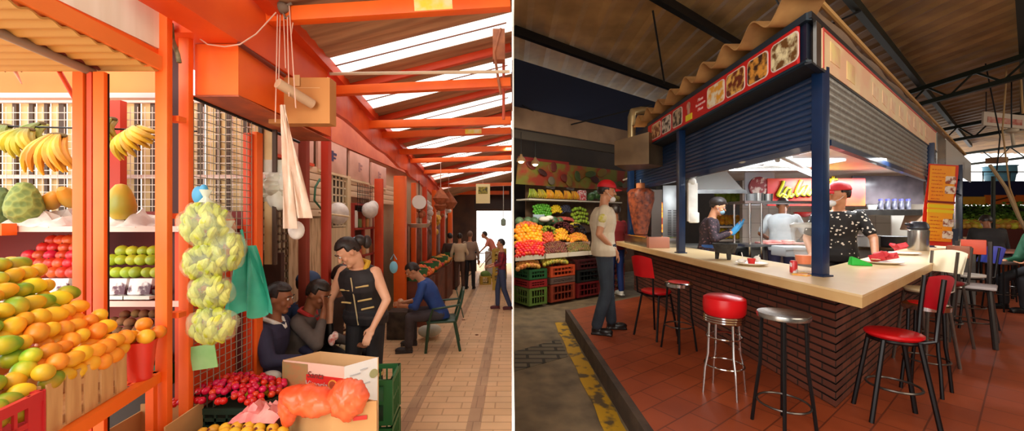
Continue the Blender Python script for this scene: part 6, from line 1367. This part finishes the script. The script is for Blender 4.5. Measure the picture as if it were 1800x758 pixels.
# white tray tier
zt1 = GA+.82
for k, (a, b_) in enumerate(((.0,.62),(.66,1.18),(1.2,1.75),(1.78,2.5))):
    sbox('white_tray',['white front tray board under the tomatoes','white front tray board under the plums','white front tray board right of the plums','white front tray board behind the man in the cream shirt'][k],'tray',max(a,.0),b_,.10,.13,zt1-.05,zt1+.03,mat('tray_cream',(226,214,190),.6))
sbox('stall_table','sloping table carrying the stall fruit','table',.55,3.2,.5,1.6,GA+.55,GA+.80,mat('stall_wood',(92,60,44),.7))
TM = mat('tomato_red',(222,44,24),.35,c2=(236,80,30),sc=6,rnd=.03)
fruitfield('tomato','red tomato in the heap above the left white tray','tomato',TM,.037,.02,.62,.12,.46,zt1+.02,.20)
fruitfield('plum','dark brown plum in the heap above the second white tray','plum',mat('plum_brown',(96,44,36),.4,c2=(140,80,50),sc=6,rnd=.05),.026,.66,1.2,.14,.40,zt1+.02,.15)
fruitfield('date_fruit','small brown green fruit above the third white tray','fruit',mat('olive_fruit',(130,90,44),.5,c2=(90,100,40),sc=5,rnd=.06),.028,1.24,1.85,.14,.40,zt1+.02,.12)
fruitfield('orange','yellow orange mango on the left slope of the stall','mango',mat('st_orange',(244,160,26),.4,rnd=.05),.048,.02,.62,.5,.9,zt1+.22,.26,'mango')
fruitfield('apple','red apple beside the oranges on the stall slope','apple',mat('st_red',(190,44,34),.4,c2=(214,100,50),sc=7),.036,.66,.92,.42,.7,zt1+.20,.16)
fruitfield('orange','small orange in the middle heap of the stall slope','orange',mat('st_orange2',(240,166,30),.4,rnd=.04),.034,.95,1.32,.45,.75,zt1+.20,.18,dome=.07)
fruitfield('orange','small orange in the right heap of the stall slope','orange',mat('st_orange3',(236,150,40),.4,rnd=.04),.03,1.36,1.85,.45,.75,zt1+.18,.10,dome=.06)
sbox('glass_ledge','pale ledge below the small oranges','ledge',1.0,1.9,.42,.44,zt1+.13,zt1+.19,mat('ledge_pink',(206,170,150),.4))
b = B(); r = random.Random(5)
def cluster(nm, lab, cat, u, d, z, rr, n, R, m, kind=None):
    b = B(); r = random.Random(int(u*100)+n)
    for k in range(n):
        th = r.uniform(0,6.28); ph = math.asin(r.uniform(0,1)); k_ = R; b.sph((k_[0]*math.cos(ph)*math.cos(th), k_[1]*math.cos(ph)*math.sin(th), k_[2]*math.sin(ph)), rr, u=8, v=6)
    o = b.build(nm, m, loc=SP(u,d,z)); return tag(o, lab, cat, None, kind)
cluster('grape_heap','heap of green grapes on the stall slope','grapes',.80,.85,zt1+.33,.02,110,(.22,.16,.17),mat('grape_green',(150,164,40),.4,c2=(110,130,30),sc=8),'stuff')
cluster('grape_heap','heap of dark red grapes right of the green ones','grapes',1.22,.95,zt1+.36,.022,120,(.24,.16,.22),mat('grape_dark',(70,24,30),.4,c2=(96,36,40),sc=8),'stuff')
cluster('grape_heap','heap of black grapes behind the capped man','grapes',1.62,.95,zt1+.33,.024,80,(.22,.14,.2),mat('grape_black',(30,26,36),.4),'stuff')
fruitfield('papaya','reddish orange papaya on the upper left of the stall','papaya',mat('st_papaya',(206,110,60),.5,rnd=.05),.06,.08,.5,.92,1.05,zt1+.5,.02)
fruitfield('watermelon','dark green watermelon in the row under the stall shelf','watermelon',mat('melon',(60,92,60),.5,c2=(96,124,86),sc=6,rnd=.03),.095,.12,1.35,1.15,1.18,zt1+.60,.0,dome=0)
sbox('stall_shelf','long pale shelf edge carrying the stall bananas','shelf',.2,3.2,1.30,1.75,EZ+.38,EZ+.41,mat('shelf_white',(216,210,196),.5))
sbox('rear_crate_shelf','hidden ledge behind the watermelons','ledge',.3,3.2,1.28,1.7,GA+1.15,GA+1.5,mat('rear_wood',(86,64,50),.8))
fruitfield('lime','bright green lime in the tray of limes under the shelf','lime',mat('lime_green',(70,150,40),.4,c2=(110,190,60),sc=8),.032,.5,.98,1.28,1.5,GA+1.52,.22)
fruitfield('lemon','yellow lemon in the small tray under the shelf','lemon',mat('lemon_y',(226,190,30),.4),.03,1.02,1.28,1.3,1.5,GA+1.60,.12)
fruitfield('fig','dark blue fruit in the tray right of the lemons','fruit',mat('fig_d',(50,52,74),.5),.028,1.32,1.58,1.3,1.5,GA+1.60,.14)
fruitfield('green_apple','pale green apple in the pyramid under the shelf','apple',mat('gapple',(150,180,50),.4,rnd=.03),.042,1.62,2.1,1.2,1.45,GA+1.38,.34)
fruitfield('strawberry','small pink red fruit in the row in front of the limes','fruit',mat('strawb',(206,90,80),.5),.024,1.0,1.6,1.1,1.22,GA+1.42,.04)
tag(B().box((0,0,0),(.3,.02,.12),(-.2,0,0)).build('price_card', mat('card_blue',(170,190,206),.5), loc=SP(.62,1.2,GA+1.50), rz=SR), 'pale blue card standing before the limes', 'card')
tag(B().sph((0,0,0),(.12,.1,.06)).sph((.1,0,.03),(.09,.07,.05)).build('white_wrap', WHITEP, loc=SP(.75,1.05,GA+1.46)), 'white wrapped packet at the end of the watermelons', 'packet')
tag(B().sph((0,0,0),(.14,.09,.06)).build('melon_slice', mat('melon_yellow',(226,200,70),.5), loc=SP(1.62,1.05,GA+1.33)), 'yellow wrapped melon piece left of the capped man', 'melon')
for k, (u, c, n) in enumerate(((.42,BG,6),(.66,BM,6),(.90,BY,8),(1.15,BY,8),(1.42,BY,7),(1.66,BY,6))):
    t = thing('banana_bunch',['green bananas at the left end of the stall shelf','yellow green bananas on the stall shelf','yellow banana bunch on the stall shelf, third from the left','yellow banana bunch on the stall shelf, fourth from the left','yellow banana bunch on the stall shelf, second from the right','rightmost yellow banana bunch on the stall shelf'][k],'bananas',SP(u,1.40,EZ+.62),SR,'bananas on the stall shelf')
    for j in range(n):
        f = j/(n-1)-.5; pp = [(f*.12+f*.14*s, -.02-.06*math.sin(s*2.4), -.19*s) for s in (0,.2,.4,.6,.8,1)]
        B().tube(pp, [.008,.016,.02,.02,.016,.006], 7).build('banana', c, t)
sbox('net_bag','white and red net bag of fruit on the stall shelf','bag',1.86,2.06,1.38,1.5,EZ+.42,EZ+.66,mat('net_red',(206,60,70),.5,c2=(236,220,220),sc=22,ramp=(.45,.6)),bev=.02)
for k in range(3):
    o = proto('watermelon', mat('big_melon',(40,74,34),.45,c2=(60,96,44),sc=5), .105, 'mango'); o.location = SP(2.28+k*.17,1.42,EZ+.53+.05*(k==1)); o.rotation_euler = (.8,.3,k*.7); tag(o, ['dark green melon standing on the shelf left of the red cap','middle dark green melon on the shelf near the red cap','dark green melon leaning on the shelf behind the red cap'][k], 'melon')
for k, u in enumerate((2.85,3.0)): cluster('brown_heap',['brown rough fruit on the shelf past the red cap','second heap of brown rough fruit past the red cap'][k],'fruit',u+.1,1.45,EZ+.45,.05,14,(.14,.1,.14),mat('yam',(130,100,50),.7,c2=(150,130,60),sc=6))
for k, (u, s) in enumerate(((1.0,.22),(1.62,.2))): tag(B().box((0,0,0),(s,.1,.14),(.1,.1,.1),bev=.02).build('white_box', mat('pack_white',(206,206,204),.6,c2=(120,120,120),sc=7), loc=SP(u,1.6,EZ+.74), rz=SR), ['white and grey carton over the yellow bananas','white carton over the rightmost bananas'][k], 'carton')
sbox('stall_rear_wall','brown rear boards of the fruit stall','stall wall',.3,4.4,1.80,1.84,GA,EZ+.95,mat('stall_rear',(120,92,66),.8,c2=(90,66,48),sc=3))
# picture band, soffit and lamps
bd = thing('fruit_mural','dim banner of painted fruit running over the fruit stall','banner',SP(.05,1.25,EZ+.70),SR)
B().box((1.9,0,.24),(3.8,.02,.5),(.15,0,0)).build('banner', mat('mural',(100,100,34),.6,c2=(130,44,28),sc=2.6,ramp=(.42,.58)), bd, smooth=False)
B().box((.7,-.03,.48),(1.4,.02,.13),(.15,0,0)).build('red_strip', mat('strip_red',(120,22,20),.6), bd, smooth=False)
r = random.Random(8); cols = [(110,70,22),(90,30,24),(52,66,28),(96,86,72),(104,84,30),(54,20,20)]
for k in range(16): B().sph((r.uniform(.1,3.5),-.035-.02*(k%3),.10+r.uniform(0,.30)),(r.uniform(.06,.2),.012,r.uniform(.05,.14)),(0,r.uniform(-.5,.5),0)).build('painted_fruit', mat('pf%d'%(k%6),cols[k%6],.6), bd)
struct(alongR(B(), .02, 3.6, 7.15, EZ+1.62, .06, .16).build('trim_6', mat('cornice_grey',(66,58,50),.8), smooth=False))
struct(alongR(B(), .02, 3.6, 7.20, EZ+1.95, .05, .40).build('wall_pale_band', mat('pale_band',(150,122,98),.7,c2=(126,100,80),sc=2), smooth=False))
for k, (u, d) in enumerate(((.06,.85),(.42,1.0))):
    t = thing('stall_lamp',['bright warm lamp at the left end of the fruit stall','small round lamp over the fruit banner'][k],'lamp',SP(u+.08,d,EZ+1.14))
    B().lathe([(.09,-.06),(.075,.0),(.03,.04),(.02,.08)],n=16).build('shade', mat('lamp_shade',(120,90,60),.5), t); B().cyl((0,0,.07),(0,0,.5),.006).build('cord', BLACKM, t); B().sph((0,0,-.06),(.055,.055,.035)).build('bulb', mat('bulb_glow',(255,226,170),.5,emis=12), t)
# fruit seen through the kiosk at its back left corner
for k, (z, c, lb) in enumerate(((EZ+.40,'gapple','pale green melon on the top tier seen through the kiosk'),(EZ-.12,'st_orange2','peach on the second tier seen through the kiosk'),(EZ-.42,'lemon_y','yellow fruit on the lowest tier seen through the kiosk'))):
    Y = 8.4; x0, x1 = xp(1268,Y), xp(1304,Y)
    tag(B().box((0,0,0),(.75,.4,.03)).build('tier_shelf', MATS['shelf_white'], loc=((x0+x1)/2,Y,z-.07)), ['top','middle','lowest'][k]+' tier shelf of the fruit seen through the kiosk', 'shelf')
    place(proto('fruit', MATS[c], .07 if k == 0 else .05), [(x0-.05+a, Y-.12+b_, z+b_*.6+.02) for a, b_ in hexpts(0,x1-x0+.1,0,.25,.12 if k == 0 else .085)], lb, 'fruit', lb)
cluster('red_net','red nets of fruit hanging behind the kiosk','net',0,0,0,.05,30,(.2,.1,.2),TM); bpy.data.objects['red_net'].location = (xp(1285,8.3),8.2,EZ+.90)
# ---------------------------------------------------------------- far right background
NVB = mat('navy_far',(30,40,84),.6)
tag(B().span((13.5,13.9,EZ+.78),(22,15.4,EZ+1.38)).build('navy_beam', NVB, smooth=False), 'long navy blue balcony beam under the blue tank', 'beam')
rl = thing('railing','thin railing along the navy balcony','railing',(13.5,13.95,EZ+1.38))
B().cyl((0,0,.35),(8.5,0,.35),.02).build('top_rail', BLACKM, rl)
for k in range(9): B().cyl((k,0,0),(k,0,.35),.015).build('baluster', BLACKM, rl)
tk = thing('water_tank','round light blue water tank standing on the balcony','tank',(xp(1757,14.6),14.6,EZ+1.385))
B().lathe([(.36,0),(.40,.3),(.43,.32),(.42,.6),(.47,.64),(.0,.66)],n=28).build('body', mat('tank_blue',(130,210,245),.45), tk)
b = B(); b.span((15.9,15.2,EZ+1.38),(17.6,15.25,EZ+2.1)); tag(b.build('grey_block', mat('far_grey',(150,140,136),.7), smooth=False), 'grey wall block behind the railing left of the tank', 'wall block')
tag(B().span((13.6,13.84,EZ+.50),(17.9,13.89,EZ+.80)).build('yellow_sign', mat('sign_amber',(226,150,30),.5,c2=(236,180,60),sc=3), smooth=False), 'amber stall sign left of the orange sign', 'sign')
os_ = thing('orange_sign','orange stall sign with dark lettering at the right','sign',(18.3,13.86,EZ+.68)); B().box((0,0,0),(1.7,.04,.36)).build('board', mat('sign_orange',(232,116,40),.5), os_, smooth=False)
B().box((-.2,-.03,.05),(.9,.02,.05),(0,-.25,0)).box((.3,-.03,-.09),(.9,.02,.035)).build('lettering', mat('sign_ink2',(70,30,20),.5), os_, smooth=False)
def foliage(lab, x, y, z, sx, sy, sz, n, m, seed, cat='leafy greens'):
    r = random.Random(seed); b = B()
    for k in range(n):
        p = Vector((r.uniform(-sx,sx), r.uniform(-sy,sy), r.uniform(-sz,sz))); s = r.uniform(.05,.12); a = r.uniform(0,6.3); t_ = r.uniform(-.9,.9)
        M = Matrix.Translation(p) @ Euler((t_,r.uniform(-.9,.9),a)).to_matrix().to_4x4()
        q = [b.bm.verts.new(M @ Vector(c)) for c in ((-s*.5,0,0),(0,-s*.15,s*.2),(s*.5,0,0),(0,s*.9,.03))]; b.bm.faces.new(q)
    o = b.build('leafy_greens', m, loc=(x,y,z)); return tag(o, lab, cat, None, 'stuff')
LG1 = mat('greens_a',(84,130,40),.7,c2=(130,170,60),sc=4); LG2 = mat('greens_b',(60,96,36),.7,c2=(100,140,50),sc=4)
foliage('upper bank of dark green leaves under the amber sign',14.6,12.2,EZ+.28,1.9,.3,.16,900,LG2,1); foliage('lower bank of bright green leaves',14.6,12.0,EZ+.0,1.9,.3,.12,900,LG1,2)
tag(B().span((12.9,12.3,GR),(17.2,12.5,EZ+.4)).build('greens_rack', mat('rack_dark',(24,30,22),.8), smooth=False), 'dark rack behind the banks of green leaves', 'rack')
tag(B().span((12.6,11.2,GR),(15.8,11.9,EZ-.32)).build('produce_table', mat('table_maroon',(90,36,28),.7), smooth=False), 'dark red table of mixed produce at the far right', 'table')
place(proto('mixed_vegetable', mat('veg_mix',(206,180,60),.5,rnd=.12), .09), [(12.75+a, 11.2+b_, EZ-.24+b_*.25) for a, b_ in hexpts(0,2.9,0,.6,.17)], 'pale yellow vegetable on the dark red table at the far right','vegetable','vegetables on the dark red table')
b = B(); 
foliage('bush of green leaves at the right edge',17.4,12.6,EZ-.05,.5,.4,.6,500,LG1,5)
tag(B().span((14.5,9.5,GR),(16.5,9.9,EZ-.5)).build('dark_counter', mat('dark_counter',(36,26,24),.7), smooth=False), 'dark counter before the right edge', 'counter')
hs = thing('hanging_sign','pale and red rectangular sign hanging from the truss at the right','sign',(xp(1764,9.4),9.4,EZ+2.45),.1)
B().box((0,0,0),(1.2,.04,.34),(0,.06,0)).build('board', mat('sign_palered',(206,190,170),.6), hs, smooth=False); B().box((0,-.025,-.02),(1.0,.01,.14),(0,.06,0)).build('red_band', mat('band_red',(176,80,66),.6,c2=(206,160,140),sc=8), hs, smooth=False)
for x in (-.5,.5): B().cyl((x,0,.16),(x,0,.7),.01).build('chain', BLACKM, hs)
fn_ = thing('hanging_light','pale lamp hanging below the sign at the right','lamp',(xp(1778,9.0),9.0,EZ+2.1)); B().sph((0,0,0),(.12,.12,.07)).build('shade', mat('lamp_pale',(190,176,150),.5), fn_); B().cyl((0,0,0),(0,0,1.2),.012).build('rod', BLACKM, fn_); B().cyl((0,0,0),(.05,0,-.35),.03).build('stem', mat('lamp_pale',(190,176,150),.5), fn_)
RP = mat('rope_tan',(176,140,90),.7)
for k, (pts_, w, m_) in enumerate((([(1708,-5),(1732,110),(1758,240),(1752,300)],.012,BLACKM),([(1772,-5),(1768,150),(1762,230),(1775,330),(1800,400)],.014,RP),([(1740,290),(1768,330),(1790,380),(1806,410)],.03,mat('cable_beige',(186,160,120),.6)),([(1795,0),(1792,100),(1798,200)],.02,RP))):
    tag(B().tube([W(a,b_,8.0) for a, b_ in pts_], w, 6).build('hanging_cable', m_), ['thin dark cable hanging left of the pale sign','twisted rope hanging through the pale sign','thick beige cable slanting down at the right','pale pole at the very right edge'][k], 'cable')
tag(B().cyl(W(1746,440,9.0),W(1746,310,9.0),.035).build('thin_pole', GRN), 'thin dark green pole before the blue tank', 'pole')
tag(B().box((0,0,0),(.25,.2,.12)).build('junction_box', mat('junction',(130,90,60),.7), loc=W(1752,282,8.2)), 'small brown box hanging among the cables', 'box')
tag(B().tube([RR(-.2,.3,EZ+3.1), FR(1.2,1.0,EZ+3.0), FR(2.8,1.2,EZ+3.14), FR(5.0,1.5,EZ+3.1)], .012, 6).build('hanging_cable', BLACKM), 'dark cable slung under the roof above the cream sign', 'cable')
